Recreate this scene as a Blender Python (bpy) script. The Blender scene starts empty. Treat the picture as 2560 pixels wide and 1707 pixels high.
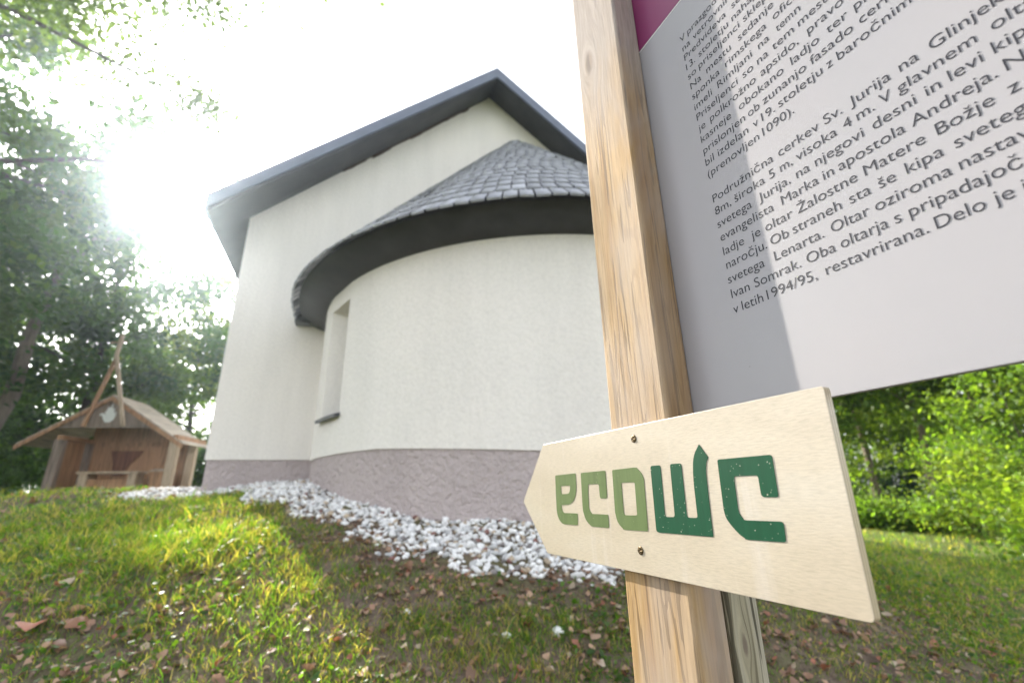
import bpy, bmesh, math, random
import numpy as np
from mathutils import Vector, Matrix

# ------------------------------------------------------------------ camera, sky, sun
sc = bpy.context.scene
C = sc.collection
R = math.radians
CZ = 1.05                                   # camera height above the ground at its foot
F_PX, PITCH, ROLL = 1127.36 / 2560, R(18.506), R(-1.348)
SUN_AZ, SUN_EL = R(-43.7), R(29.0)

cam_d = bpy.data.cameras.new('camera')
cam = bpy.data.objects.new('camera', cam_d)
C.objects.link(cam)
sc.camera = cam
cam_d.sensor_width = 36.0
cam_d.sensor_fit = 'HORIZONTAL'
cam_d.lens = 36.0 * F_PX
cam_d.clip_start = 0.02
cam_d.clip_end = 600
_f = Vector((0, math.cos(PITCH), math.sin(PITCH)))
_u = Vector((0, -math.sin(PITCH), math.cos(PITCH)))
_r = Vector((1, 0, 0))
_r2 = math.cos(ROLL) * _r + math.sin(ROLL) * _u
_u2 = -math.sin(ROLL) * _r + math.cos(ROLL) * _u
cam.matrix_world = Matrix(((_r2.x, _u2.x, -_f.x, 0), (_r2.y, _u2.y, -_f.y, 0), (_r2.z, _u2.z, -_f.z, CZ), (0, 0, 0, 1)))
cam_d.dof.use_dof = True
cam_d.dof.focus_distance = 0.46
cam_d.dof.aperture_fstop = 5.0
cam_d.dof.aperture_blades = 0

world = bpy.data.worlds.new('World')
sc.world = world
world.use_nodes = True
wn = world.node_tree
sky = wn.nodes.new('ShaderNodeTexSky')
sky.sky_type = 'NISHITA'
sky.sun_disc = False
sky.sun_elevation = SUN_EL
sky.sun_rotation = SUN_AZ
sky.dust_density = 3.0
bg = wn.nodes['Background']
hs = wn.nodes.new('ShaderNodeHueSaturation')
hs.inputs['Saturation'].default_value = 0.24
wn.links.new(sky.outputs[0], hs.inputs['Color'])
wn.links.new(hs.outputs[0], bg.inputs['Color'])
bg.inputs['Strength'].default_value = 0.15

sun_d = bpy.data.lights.new('sun', 'SUN')
sun_d.energy = 2.9
sun_d.angle = R(0.6)
sun_d.color = (1.0, 0.93, 0.82)
sun = bpy.data.objects.new('sun', sun_d)
C.objects.link(sun)
SUN = Vector((math.sin(SUN_AZ) * math.cos(SUN_EL), math.cos(SUN_AZ) * math.cos(SUN_EL), math.sin(SUN_EL)))
sun.rotation_euler = SUN.to_track_quat('Z', 'Y').to_euler()
sun.location = SUN * 50

sc.view_settings.view_transform = 'Standard'
sc.view_settings.look = 'None'
sc.view_settings.exposure = 2.0
sc.view_settings.gamma = 1.0
sc.cycles.use_denoising = True
sc.cycles.max_bounces = 8
sc.cycles.diffuse_bounces = 4
sc.cycles.glossy_bounces = 3
sc.cycles.transmission_bounces = 5
sc.cycles.sample_clamp_indirect = 8.0

rng = np.random.default_rng(11)

# ------------------------------------------------------------------ helpers
def tag(o, label=None, cat=None, group=None, kind=None):
    if label: o['label'] = label
    if cat: o['category'] = cat
    if group: o['group'] = group
    if kind: o['kind'] = kind
    return o

def empty(name, loc, rz=0.0, label=None, cat=None, group=None):
    o = bpy.data.objects.new(name, None)
    C.objects.link(o)
    o.location = loc
    o.rotation_euler = (0, 0, rz)
    o.empty_display_size = 0.2
    return tag(o, label, cat, group)

def link(name, me, mat, parent=None):
    o = bpy.data.objects.new(name, me)
    C.objects.link(o)
    if mat: me.materials.append(mat)
    if parent: o.parent = parent
    return o

def arr_mesh(name, V, faces, col=None, smooth=False):
    """V (n,3); faces: list of int arrays (m,k)."""
    me = bpy.data.meshes.new(name)
    V = np.ascontiguousarray(V, dtype=np.float32)
    me.vertices.add(len(V))
    me.vertices.foreach_set('co', V.ravel())
    loops = np.concatenate([np.asarray(f, np.int32).ravel() for f in faces])
    sizes = np.concatenate([np.full(len(f), np.asarray(f).shape[1], np.int32) for f in faces])
    starts = np.concatenate([[0], np.cumsum(sizes)[:-1]]).astype(np.int32)
    me.loops.add(len(loops))
    me.loops.foreach_set('vertex_index', loops)
    me.polygons.add(len(sizes))
    me.polygons.foreach_set('loop_start', starts)
    me.polygons.foreach_set('loop_total', sizes)
    if smooth:
        me.polygons.foreach_set('use_smooth', np.ones(len(sizes), bool))
    if col is not None:
        a = me.attributes.new('Col', 'FLOAT_COLOR', 'POINT')
        c4 = np.ones((len(V), 4), np.float32)
        c4[:, :3] = col
        a.data.foreach_set('color', c4.ravel())
    me.update(calc_edges=True)
    return me

class MB:
    """collects plain polygons for one mesh object"""
    def __init__(s): s.v = []; s.f = []
    def add(s, vs, fs):
        b = len(s.v)
        s.v += [tuple(v) for v in vs]
        s.f += [tuple(i + b for i in f) for f in fs]
    def box(s, x0, x1, y0, y1, z0, z1):
        s.add([(x0, y0, z0), (x1, y0, z0), (x1, y1, z0), (x0, y1, z0), (x0, y0, z1), (x1, y0, z1), (x1, y1, z1), (x0, y1, z1)],
              [(3, 2, 1, 0), (4, 5, 6, 7), (0, 1, 5, 4), (1, 2, 6, 5), (2, 3, 7, 6), (3, 0, 4, 7)])
    def prism(s, poly, a, b, axis=1):
        """poly of 2D points extruded along axis (1: poly is x,z; 2: poly is x,y; 0: poly is y,z)"""
        n = len(poly)
        def p3(p, t):
            if axis == 1: return (p[0], t, p[1])
            if axis == 2: return (p[0], p[1], t)
            return (t, p[0], p[1])
        s.add([p3(p, a) for p in poly] + [p3(p, b) for p in poly],
              [tuple(range(n)), tuple(range(2 * n - 1, n - 1, -1))] + [(i, i + n, (i + 1) % n + n, (i + 1) % n) for i in range(n)])
    def bar(s, p, q, w, h=None):
        h = h or w
        p, q = Vector(p), Vector(q)
        d = (q - p).normalized()
        a = d.cross(Vector((0, 1, 0)) if abs(d.y) < .9 else Vector((1, 0, 0))).normalized()
        b = d.cross(a)
        vs = []
        for c in (p, q):
            for i, j in ((-1, -1), (1, -1), (1, 1), (-1, 1)): vs.append(c + a * (i * w / 2) + b * (j * h / 2))
        s.add(vs, [(0, 1, 2, 3), (7, 6, 5, 4), (0, 4, 5, 1), (1, 5, 6, 2), (2, 6, 7, 3), (3, 7, 4, 0)])
    def build(s, name, mat, parent=None, bevel=0.0, smooth=False, segs=2):
        me = bpy.data.meshes.new(name)
        me.from_pydata(s.v, [], s.f)
        bm = bmesh.new(); bm.from_mesh(me)
        bmesh.ops.recalc_face_normals(bm, faces=bm.faces)
        if bevel:
            es = [e for e in bm.edges if len(e.link_faces) == 2 and e.calc_face_angle(0) > .5]
            bmesh.ops.bevel(bm, geom=es, offset=bevel, segments=segs, profile=.5, affect='EDGES', clamp_overlap=True)
        bm.to_mesh(me); bm.free()
        if smooth:
            for p in me.polygons: p.use_smooth = True
        return link(name, me, mat, parent)

# ------------------------------------------------------------------ materials
class M:
    def __init__(s, name, rough=.7, spec=.5):
        s.m = bpy.data.materials.new(name); s.m.use_nodes = True
        s.n = s.m.node_tree.nodes; s.l = s.m.node_tree.links
        s.b = s.n['Principled BSDF']
        s.b.inputs['Roughness'].default_value = rough
        s.b.inputs['Specular IOR Level'].default_value = spec
    def N(s, t, **kw):
        n = s.n.new(t)
        for k, v in kw.items():
            if k in n.inputs: n.inputs[k].default_value = v
            else: setattr(n, k, v)
        return n
    def link(s, a, b): s.l.new(a, b)
    def coord(s, scale=(1, 1, 1), kind='Object', rot=(0, 0, 0)):
        tc = s.N('ShaderNodeTexCoord'); mp = s.N('ShaderNodeMapping')
        mp.inputs['Scale'].default_value = scale
        mp.inputs['Rotation'].default_value = rot
        s.link(tc.outputs[kind], mp.inputs[0]); return mp.outputs[0]
    def noise(s, co, scale, detail=5, rough=.6, dist=0):
        n = s.N('ShaderNodeTexNoise'); n.inputs['Scale'].default_value = scale; n.inputs['Detail'].default_value = detail
        n.inputs['Roughness'].default_value = rough; n.inputs['Distortion'].default_value = dist
        if co is not None: s.link(co, n.inputs['Vector'])
        return n.outputs[0]
    def ramp(s, fac, stops):
        r = s.N('ShaderNodeValToRGB'); cr = r.color_ramp
        while len(cr.elements) < len(stops): cr.elements.new(.5)
        for e, (p, c) in zip(cr.elements, stops):
            e.position = p; e.color = (c[0], c[1], c[2], 1) if hasattr(c, '__len__') else (c, c, c, 1)
        s.link(fac, r.inputs[0]); return r.outputs[0]
    def mix(s, a, b, fac, mode='MIX'):
        x = s.N('ShaderNodeMix', data_type='RGBA', blend_type=mode)
        for v, i in ((fac, 0), (a, 6), (b, 7)):
            if hasattr(v, 'node'): s.link(v, x.inputs[i])
            else: x.inputs[i].default_value = v if i == 0 else ((*v, 1) if len(v) == 3 else v)
        return x.outputs[2]
    def math(s, op, a, b=None):
        x = s.N('ShaderNodeMath', operation=op)
        for v, i in ((a, 0), (b, 1)):
            if v is None: continue
            if hasattr(v, 'node'): s.link(v, x.inputs[i])
            else: x.inputs[i].default_value = v
        return x.outputs[0]
    def bump(s, h, strength, dist=.01):
        b = s.N('ShaderNodeBump'); b.inputs['Strength'].default_value = strength; b.inputs['Distance'].default_value = dist
        s.link(h, b.inputs['Height']); s.link(b.outputs[0], s.b.inputs['Normal']); return b
    def color(s, c):
        if hasattr(c, 'node'): s.link(c, s.b.inputs['Base Color'])
        else: s.b.inputs['Base Color'].default_value = (*c, 1)
        return s

def plain(name, c, rough=.6, spec=.5, var=.12, scale=8):
    m = M(name, rough, spec)
    n = m.noise(m.coord(), scale, 6)
    f = m.ramp(n, [(.3, 1 - var), (.7, 1 + var * .4)])
    m.color(m.mix((*c,), f, 1.0, 'MULTIPLY'))
    return m.m

def plaster(name, c, c2, bscale, bstr, bdist):
    m = M(name, .9, .25)
    co = m.coord()
    big = m.noise(co, .9, 5, .6)
    col = m.mix(c, c2, m.ramp(big, [(.35, 0.0), (.72, 1.0)]))
    sp = m.ramp(m.noise(co, 45, 3, .5), [(.3, .93), (.6, 1.0)])
    col = m.mix(col, sp, 1.0, 'MULTIPLY')
    rain = m.ramp(m.noise(m.coord((1, 1, .10)), 5, 5, .65), [(.34, .93), (.6, 1.0)])
    col = m.mix(col, rain, .8, 'MULTIPLY')
    m.color(col)
    a = m.noise(co, bscale, 4, .6, .1)
    b = m.noise(co, bscale * 3.7, 3, .6)
    v = m.N('ShaderNodeTexVoronoi'); v.inputs['Scale'].default_value = bscale * .8; m.link(co, v.inputs['Vector'])
    h = m.math('ADD', m.math('MULTIPLY', m.ramp(a, [(.34, 0.0), (.72, 1.0)]), .8), m.math('MULTIPLY', b, .45))
    h = m.math('ADD', h, m.math('MULTIPLY', v.outputs[0], .12))
    m.bump(h, bstr, bdist)
    return m.m

def wood(name, stops, scale=1.0, rough=.7, crack=.35, patch=None, axis='Z', knots=(), ring=38, spec=.35, kax=0, figure=.5, grey=None):
    """timber with the grain along one local axis; knots are (x, z, rx, rz) in local space"""
    m = M(name, rough, spec)
    tc = m.N('ShaderNodeTexCoord')
    st = {'Z': (1, 1, .045), 'X': (.045, 1, 1), 'Y': (1, .045, 1)}[axis]
    vec = tc.outputs['Object']
    kmask = None
    sep = m.N('ShaderNodeSeparateXYZ'); m.link(vec, sep.inputs[0])
    for (kx, kz, rx, rz) in knots:
        dx = m.math('DIVIDE', m.math('SUBTRACT', sep.outputs[kax], kx), rx)
        dz = m.math('DIVIDE', m.math('SUBTRACT', sep.outputs[2], kz), rz)
        r = m.math('SQRT', m.math('ADD', m.math('MULTIPLY', dx, dx), m.math('MULTIPLY', dz, dz)))
        g = m.math('POWER', 2.718, m.math('MULTIPLY', m.math('MULTIPLY', r, r), -.22))
        sh = m.math('MULTIPLY', m.math('MULTIPLY', g, dx), rx * 1.4)
        cmb = m.N('ShaderNodeCombineXYZ'); m.link(sh, cmb.inputs[kax])
        ad = m.N('ShaderNodeVectorMath', operation='SUBTRACT'); m.link(vec, ad.inputs[0]); m.link(cmb.outputs[0], ad.inputs[1]); vec = ad.outputs[0]
        k = m.ramp(r, [(.0, 1.0), (.55, .85), (1.0, 0.0)])
        kmask = k if kmask is None else m.math('MAXIMUM', kmask, k)
    mp = m.N('ShaderNodeMapping'); mp.inputs['Scale'].default_value = st; m.link(vec, mp.inputs[0])
    co = mp.outputs[0]
    band = m.noise(co, ring * scale, 2, .5, .6)
    fine = m.noise(co, 420 * scale, 6, .7)
    col = m.ramp(band, stops)
    late = m.math('SINE', m.math('MULTIPLY', m.noise(co, ring * scale * .55, 2, .45, .3), 95))
    col = m.mix(col, tuple(x * .62 for x in stops[0][1]), m.math('MULTIPLY', m.ramp(late, [(.62, 0.0), (.98, 1.0)]), figure))
    fc = m.ramp(fine, [(.3, .62), (.62, 1.08)])
    col = m.mix(col, fc, .85, 'MULTIPLY')
    cr = m.noise(co, 120 * scale, 2, .4, 1.2)
    crm = m.ramp(cr, [(.0, 1.0), (.385, 1.0), (.40, 0.0), (1, 0.0)])
    if crack: col = m.mix(col, tuple(x * .25 for x in stops[0][1]), m.math('MULTIPLY', crm, crack))
    if patch:
        pn = m.noise(m.coord((1, 1, .35)), 9, 4, .6, .5)
        col = m.mix(col, patch, m.ramp(pn, [(.46, 0.0), (.66, .8)]))
    if grey:
        z0, z1, gc = grey
        gm = m.math('ADD', m.math('DIVIDE', m.math('SUBTRACT', sep.outputs[2], z0), z1 - z0), m.math('MULTIPLY', m.math('SUBTRACT', m.noise(m.coord((1, 1, .2)), 30, 3), .5), 1.4))
        gcl = m.N('ShaderNodeClamp'); m.link(gm, gcl.inputs[0])
        col = m.mix(col, m.mix(gc, fc, .8, 'MULTIPLY'), m.math('MULTIPLY', gcl.outputs[0], .8))
    if kmask is not None:
        rings = m.math('SINE', m.math('MULTIPLY', band, 60))
        kc = m.mix((.13, .095, .075), (.26, .2, .16), m.ramp(rings, [(.2, 0.0), (.8, 1.0)]))
        col = m.mix(col, kc, m.math('MULTIPLY', kmask, .85))
    m.color(col)
    m.bump(m.math('SUBTRACT', fine, m.math('MULTIPLY', crm, .8)), .3, .0012)
    return m.m

def leaf_mat(name, trans=.5, rough=.45, gloss=.35, tint=(1.8, 1.9, .5)):
    m = M(name, rough, gloss)
    at = m.N('ShaderNodeAttribute', attribute_name='Col')
    m.color(at.outputs['Color'])
    tr = m.N('ShaderNodeBsdfTranslucent')
    bright = m.mix(at.outputs['Color'], tint, 1.0, 'MULTIPLY')
    m.link(bright, tr.inputs['Color'])
    ms = m.N('ShaderNodeMixShader'); ms.inputs[0].default_value = trans
    m.link(m.b.outputs[0], ms.inputs[1]); m.link(tr.outputs[0], ms.inputs[2])
    m.link(ms.outputs[0], m.n['Material Output'].inputs['Surface'])
    return m.m

KNOT = (-.416, CZ + .620, .011, .026)
RKNOT = (.3967, CZ - .1385, .0038, .011)
MAT = {}
MAT['wall'] = plaster('wall_plaster', (.86, .805, .74), (.81, .77, .715), 30, .30, .012)
MAT['plinth'] = plaster('plinth_plaster', (.62, .53, .515), (.54, .46, .45), 26, .85, .03)
MAT['slate'] = None
MAT['dark_metal'] = plain('dark_grey_metal', (.075, .078, .088), .42, .5, .25, 5)
MAT['soffit'] = plain('dark_soffit', (.06, .061, .066), .55, .4, .3, 4)
MAT['verge'] = plain('grey_verge', (.16, .18, .245), .4, .5, .15, 5)
MAT['glass'] = plain('dark_window_glass', (.03, .035, .04), .08, .6, .05, 3)
MAT['rust'] = plain('rusty_brown_trim', (.10, .07, .055), .85, .2, .4, 25)
m = M('slate_shingle', .34, .65)
at = m.N('ShaderNodeAttribute', attribute_name='Col')
st = m.ramp(m.noise(m.coord((1, 1, 1)), 22, 6), [(.3, .8), (.7, 1.1)])
m.color(m.mix(at.outputs['Color'], st, 1.0, 'MULTIPLY'))
m.bump(m.noise(m.coord(), 60, 5), .25, .004)
MAT['slate'] = m.m

MAT['post'] = wood('pale_larch_timber', [(.28, (.31, .17, .06)), (.42, (.385, .245, .105)), (.55, (.425, .30, .17)), (.7, (.35, .245, .15))],
                   patch=(.36, .29, .235), knots=[KNOT], figure=.42, crack=.6, grey=(CZ + .42, CZ + .62, (.36, .32, .30)))
MAT['rear_post'] = wood('greenish_treated_timber', [(.25, (.21, .18, .11)), (.45, (.34, .305, .21)), (.6, (.40, .365, .28)), (.75, (.27, .245, .17))], crack=.8, kax=1, knots=[RKNOT], figure=.7)
MAT['hut_wood'] = wood('brown_board', [(.25, (.38, .195, .10)), (.5, (.54, .30, .165)), (.75, (.45, .24, .135))], scale=.12, crack=.5)
MAT['hut_dark'] = wood('dark_red_brown_board', [(.25, (.17, .07, .04)), (.5, (.25, .11, .065)), (.75, (.2, .085, .05))], scale=.12, crack=.5)
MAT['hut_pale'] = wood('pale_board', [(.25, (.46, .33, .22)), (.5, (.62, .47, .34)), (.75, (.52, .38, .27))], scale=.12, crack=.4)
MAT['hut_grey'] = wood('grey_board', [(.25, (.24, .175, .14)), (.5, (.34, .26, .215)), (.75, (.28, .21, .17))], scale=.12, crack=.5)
MAT['hut_roof'] = wood('roof_board', [(.25, (.50, .40, .31)), (.5, (.66, .55, .44)), (.75, (.56, .46, .37))], scale=.12, crack=.5, axis='Y')
MAT['white'] = plain('white_paint', (.78, .78, .76), .6, .4, .05)
MAT['leaf'] = leaf_mat('tree_leaf', .55)
MAT['grass'] = leaf_mat('grass_blade', .6, .36, .6, (2.5, 2.8, .45))
MAT['litter'] = leaf_mat('dead_leaf', .18, .55, .35, (1.3, 1.2, .9))

# arrow board: varnished birch ply with the grain along its length, ply layers on its edges
m = M('birch_plywood', .34, .5)
co = m.coord((.12, 1, 1))
fine = m.noise(co, 900, 5, .7)
wide = m.noise(m.coord((.35, 1, 1)), 14, 5, .6)
vert = m.noise(m.coord((1, 1, .06)), 60, 4, .6)
col = m.ramp(wide, [(.3, (.415, .35, .26)), (.55, (.485, .42, .325)), (.75, (.505, .455, .375))])
col = m.mix(col, m.ramp(fine, [(.36, .80), (.56, 1.03)]), .8, 'MULTIPLY')
col = m.mix(col, (.66, .64, .66), m.ramp(vert, [(.6, 0.0), (.8, .3)]))
tc = m.N('ShaderNodeTexCoord'); sp = m.N('ShaderNodeSeparateXYZ'); m.link(tc.outputs['Object'], sp.inputs[0])
ge = m.N('ShaderNodeNewGeometry'); vt = m.N('ShaderNodeVectorTransform', vector_type='NORMAL', convert_from='WORLD', convert_to='OBJECT')
m.link(ge.outputs['Normal'], vt.inputs[0]); sn = m.N('ShaderNodeSeparateXYZ'); m.link(vt.outputs[0], sn.inputs[0])
side = m.ramp(m.math('ABSOLUTE', sn.outputs[1]), [(.3, 1.0), (.6, 0.0)])
ply = m.ramp(m.math('SINE', m.math('MULTIPLY', sp.outputs[1], 2650)), [(.25, (.40, .31, .19)), (.7, (.66, .57, .42))])
col = m.mix(col, ply, side)
m.color(col)
m.bump(m.math('ADD', fine, m.math('MULTIPLY', vert, .6)), .22, .0007)
m.b.inputs['Coat Weight'].default_value = .9
m.b.inputs['Coat Roughness'].default_value = .36
MAT['ply'] = m.m

def printed(name, c, dot):
    m = M(name, .5, .22)
    v = m.N('ShaderNodeTexVoronoi'); v.inputs['Scale'].default_value = 260; m.link(m.coord((1, 1, 1)), v.inputs['Vector'])
    sp = m.ramp(v.outputs['Distance'], [(.10, 1.0), (.16, 0.0)])
    g = m.math('GREATER_THAN', m.noise(m.coord(), 300, 2), .56)
    st = m.ramp(m.noise(m.coord((1, 1, .08)), 190, 4), [(.3, .86), (.6, 1.05)])
    m.color(m.mix(m.mix(c, st, 1.0, 'MULTIPLY'), (.7, .66, .55), m.math('MULTIPLY', m.math('MULTIPLY', sp, g), dot)))
    return m.m
MAT['olive'] = printed('olive_green_print', (.105, .150, .055), .3)
MAT['green'] = printed('dark_green_print', (.004, .064, .028), .7)
m = M('pale_printed_panel', .42, .5)
sk = m.noise(m.coord(), 5, 5)
v = m.N('ShaderNodeTexVoronoi'); v.inputs['Scale'].default_value = 42; m.link(m.coord((1, .0, 1)), v.inputs['Vector'])
dots = m.math('MULTIPLY', m.ramp(v.outputs['Distance'], [(.018, 1.0), (.03, 0.0)]), m.math('GREATER_THAN', m.noise(m.coord(), 60, 2), .57))
m.color(m.mix(m.mix((.345, .33, .345), (.32, .315, .335), m.ramp(sk, [(.35, 0.0), (.7, 1.0)])), (.12, .1, .08), m.math('MULTIPLY', dots, .8)))
MAT['panel'] = m.m
MAT['ink'] = plain('black_ink', (.018, .018, .026), .5, .4, .0)
MAT['magenta'] = plain('magenta_print', (.20, .018, .10), .35, .5, .06)
MAT['brass'] = plain('dark_bronze_screw', (.16, .115, .06), .38, .6, .3, 300)
for k_ in ('brass',):
    MAT[k_].node_tree.nodes['Principled BSDF'].inputs['Metallic'].default_value = .85

# bark
def bark(name, c1, c2):
    m = M(name, .9, .2)
    n = m.noise(m.coord((1, 1, .25)), 14, 6, .65)
    m.color(m.ramp(n, [(.3, c1), (.7, c2)]))
    m.bump(n, .6, .03)
    return m.m
MAT['bark'] = bark('tree_bark', (.045, .036, .028), (.12, .10, .08))
MAT['bark_pale'] = bark('pale_bark', (.13, .105, .08), (.26, .21, .165))

# ------------------------------------------------------------------ terrain
AZC = R(-20.0)                               # the church's long axis
LA = np.array([math.cos(AZC), -math.sin(AZC)]); AX = np.array([math.sin(AZC), math.cos(AZC)])
def uv2xy(u, v): return u * LA[0] + v * AX[0], u * LA[1] + v * AX[1]
_uvz = [(-1.25, 5.2, .10), (-2.2, 5.0, .07), (-.22, 4.0, .04), (.12, 3.36, -.08), (.45, 3.0, -.14), (.77, 2.76, -.18), (1.06, 2.6, -.21), (2.0, 2.35, -.28),
        (3.4, 2.8, -.42), (4.4, 3.9, -.5), (5.3, 5.2, -.55), (5.5, 9, -.6), (5.3, 13.2, -.5), (-1.3, 9, .10), (-1.3, 13.2, .05), (2, 13.5, -.2)]
CTRL = [(*uv2xy(u, v), z) for u, v, z in _uvz]
CTRL += [(0, 0, -1.05), (0, .8, -.88), (.45, .25, -1.0), (.0, 1.6, -.60), (.6, 1.7, -.66), (-.9, 1.5, -.62), (-1.6, 1.7, -.52), (-2.4, 2.4, -.30), (-1.4, 2.6, -.24),
         (-3.0, 4.4, .02), (-4.6, 4.2, -.02), (-5.6, 6.6, .05), (-4.2, 6.2, .06), (-8.2, 8.2, -.05), (-6.6, 11, -.28), (-10, 13, -.35), (-3, 14, -.25), (-3.4, 1.4, -.6), (-6, 3, -.25), (-9, 3, -.35),
         (-3, -1.5, -1.05), (0, -3, -1.25), (4, -3, -1.25), (1.5, 1.2, -1.0), (2.5, 2.0, -1.05), (3.6, 3.4, -1.0), (5, 5.5, -1.0), (3, .3, -1.12), (7, 3, -1.15), (8, 8, -1.08), (12, 12, -1.05), (14, 6, -1.2),
         (18, 18, -.8), (-20, 20, -.5), (0, 28, -.5), (28, 0, -1.2), (-28, 0, -.8), (0, -26, -1.6), (30, 34, -.6), (-32, 34, -.5)]
CTRL = np.array(CTRL, float)
def _phi(r): return np.sqrt(r * r + .16)
_K = _phi(np.hypot(CTRL[:, None, 0] - CTRL[None, :, 0], CTRL[:, None, 1] - CTRL[None, :, 1]))
_n = len(CTRL)
_A = np.zeros((_n + 1, _n + 1)); _A[:_n, :_n] = _K - np.eye(_n) * .02; _A[:_n, _n] = 1; _A[_n, :_n] = 1
_W = np.linalg.solve(_A, np.concatenate([CTRL[:, 2], [0]]))
def _vnoise(x, y, seed=0):
    """cheap smooth value noise"""
    xi = np.floor(x).astype(int); yi = np.floor(y).astype(int); fx = x - xi; fy = y - yi
    fx = fx * fx * (3 - 2 * fx); fy = fy * fy * (3 - 2 * fy)
    def h(a, b):
        n = (a * 374761393 + b * 668265263 + seed * 1442695041) & 0x7fffffff
        n = ((n ^ (n >> 13)) * 1274126177) & 0x7fffffff
        return ((n ^ (n >> 16)) & 0xffff) / 65535.0
    return (h(xi, yi) * (1 - fx) + h(xi + 1, yi) * fx) * (1 - fy) + (h(xi, yi + 1) * (1 - fx) + h(xi + 1, yi + 1) * fx) * fy
def ground_z(x, y):
    x = np.atleast_1d(np.asarray(x, float)); y = np.atleast_1d(np.asarray(y, float))
    out = np.empty(len(x))
    for i in range(0, len(x), 20000):
        a, b = x[i:i + 20000], y[i:i + 20000]
        out[i:i + 20000] = _phi(np.hypot(a[:, None] - CTRL[None, :, 0], b[:, None] - CTRL[None, :, 1])) @ _W[:_n] + _W[_n]
    out += (_vnoise(x * 1.7, y * 1.7, 3) - .5) * .05 + (_vnoise(x * 6, y * 6, 4) - .5) * .025 + (_vnoise(x * 21, y * 21, 5) - .5) * .008
    return out + CZ
def gz(x, y): return float(ground_z([x], [y])[0])

def axis_pts(lo, hi, nlo, nhi, near):
    a = np.arange(nlo, nhi, near)
    l = nlo - np.cumsum(near * 1.16 ** np.arange(1, 60)); l = l[l > lo][::-1]
    r = a[-1] + np.cumsum(near * 1.16 ** np.arange(1, 60)); r = r[r < hi]
    return np.concatenate([[lo], l, a, r, [hi]])
gx = axis_pts(-260, 260, -6.5, 6.5, .055); gy = axis_pts(-60, 320, -.6, 8.5, .055)
GX, GY = np.meshgrid(gx, gy)
GZ = ground_z(GX.ravel(), GY.ravel())
far = np.hypot(GX.ravel(), GY.ravel())
GZ = np.where(far > 34, np.clip(GZ, CZ - 1.6, CZ - .3), GZ)
nx, ny = len(gx), len(gy)
ii, jj = np.meshgrid(np.arange(nx - 1), np.arange(ny - 1))
q = (jj * nx + ii).ravel()
gme = arr_mesh('ground', np.stack([GX.ravel(), GY.ravel(), GZ], 1), [np.stack([q, q + 1, q + nx + 1, q + nx], 1)], smooth=True)
m = M('soil_and_moss', .95, .15)
co = m.coord()
n1 = m.noise(co, 1.6, 6, .65); n2 = m.noise(co, 14, 6, .7); n3 = m.noise(co, 90, 4, .7)
soil = m.ramp(n2, [(.3, (.10, .072, .054)), (.5, (.20, .15, .112)), (.72, (.30, .235, .18))])
moss = m.ramp(n3, [(.3, (.065, .085, .022)), (.6, (.13, .16, .042)), (.8, (.20, .175, .08))])
dist = m.N('ShaderNodeVectorMath', operation='LENGTH'); m.link(co, dist.inputs[0])
gr = m.math('ADD', m.ramp(m.math('ADD', m.math('MULTIPLY', n1, .75), m.math('MULTIPLY', n2, .3)), [(.43, 0.0), (.6, 1.0)]), m.math('MULTIPLY', m.math('SUBTRACT', dist.outputs['Value'], 6), .15))
grc = m.N('ShaderNodeClamp'); m.link(gr, grc.inputs[0])
m.color(m.mix(soil, moss, grc.outputs[0]))
m.bump(m.math('ADD', n2, m.math('MULTIPLY', n3, .5)), .9, .03)
ground = link('ground', gme, m.m)
tag(ground, 'grassy slope of brown soil and moss', None, None, 'structure')

# ------------------------------------------------------------------ church (local frame: x across the gable, y along the axis, z up)
def P(u, v, z): return (u, v, z + CZ)
church = empty('church', (0, 0, 0), -AZC, 'small white plastered church with steep dark roof and rounded shingled apse', 'church')
UL, UR, V0, V1 = -1.28, 5.30, 5.20, 13.2
UA, ZE, ZA = 1.61, 3.06, 5.81              # gable apex, eaves height, apex height (relative to the lens)
CX, CY, AR, AT = 2.07, 4.80, 2.385, 1.752   # apse centre, radius, wall top
SL, SR = (ZA - ZE) / (UA - UL), (ZA - ZE) / (UR - UA)
PLT = .365
mb = MB()
mb.prism([(UL, PLT + CZ), (UL, ZE + CZ), (UA, ZA + CZ), (UR, ZE + CZ), (UR, PLT + CZ)], V0, V1)
mb.build('wall', MAT['wall'], church)
mb = MB(); mb.box(UL + .014, UR - .014, V0 + .014, V1 - .014, -1.0 + CZ, PLT + CZ - .002); mb.build('plinth', MAT['plinth'], church)
# roof slab: lies on the gable wall, runs out to the verge in front of it
VF, OU = 4.80, -1.57
zl = lambda u: (ZE + SL * (u - UL)) if u <= UA else (ZA - SR * (u - UA))
OR_ = 5.62
ZTA = 5.93
tl = (OU, 3.005); trr = (OR_, 3.0)
mb = MB()
low = [(OU, zl(OU)), (UA, ZA), (OR_, zl(OR_))]
secF = [(OU, 2.83), (UA + .01, 5.755), (OR_, 2.82)]     # underside along the verge
for (a, b) in ((0, 1), (1, 2)):
    pass
vs = [P(OU, VF, secF[0][1]), P(UA, VF, secF[1][1]), P(OR_, VF, secF[2][1]), P(OU, VF, tl[1]), P(UA, VF, ZTA), P(OR_, VF, trr[1])]
vb = [P(OU, V0, low[0][1] + .004), P(UA, V0, low[1][1] + .004), P(OR_, V0, low[2][1] + .004), P(OU, V0, tl[1]), P(UA, V0, ZTA), P(OR_, V0, trr[1])]
ve = [P(OU, V1 + .4, low[0][1] + .004), P(UA, V1 + .4, low[1][1] + .004), P(OR_, V1 + .4, low[2][1] + .004), P(OU, V1 + .4, tl[1]), P(UA, V1 + .4, ZTA), P(OR_, V1 + .4, trr[1])]
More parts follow.
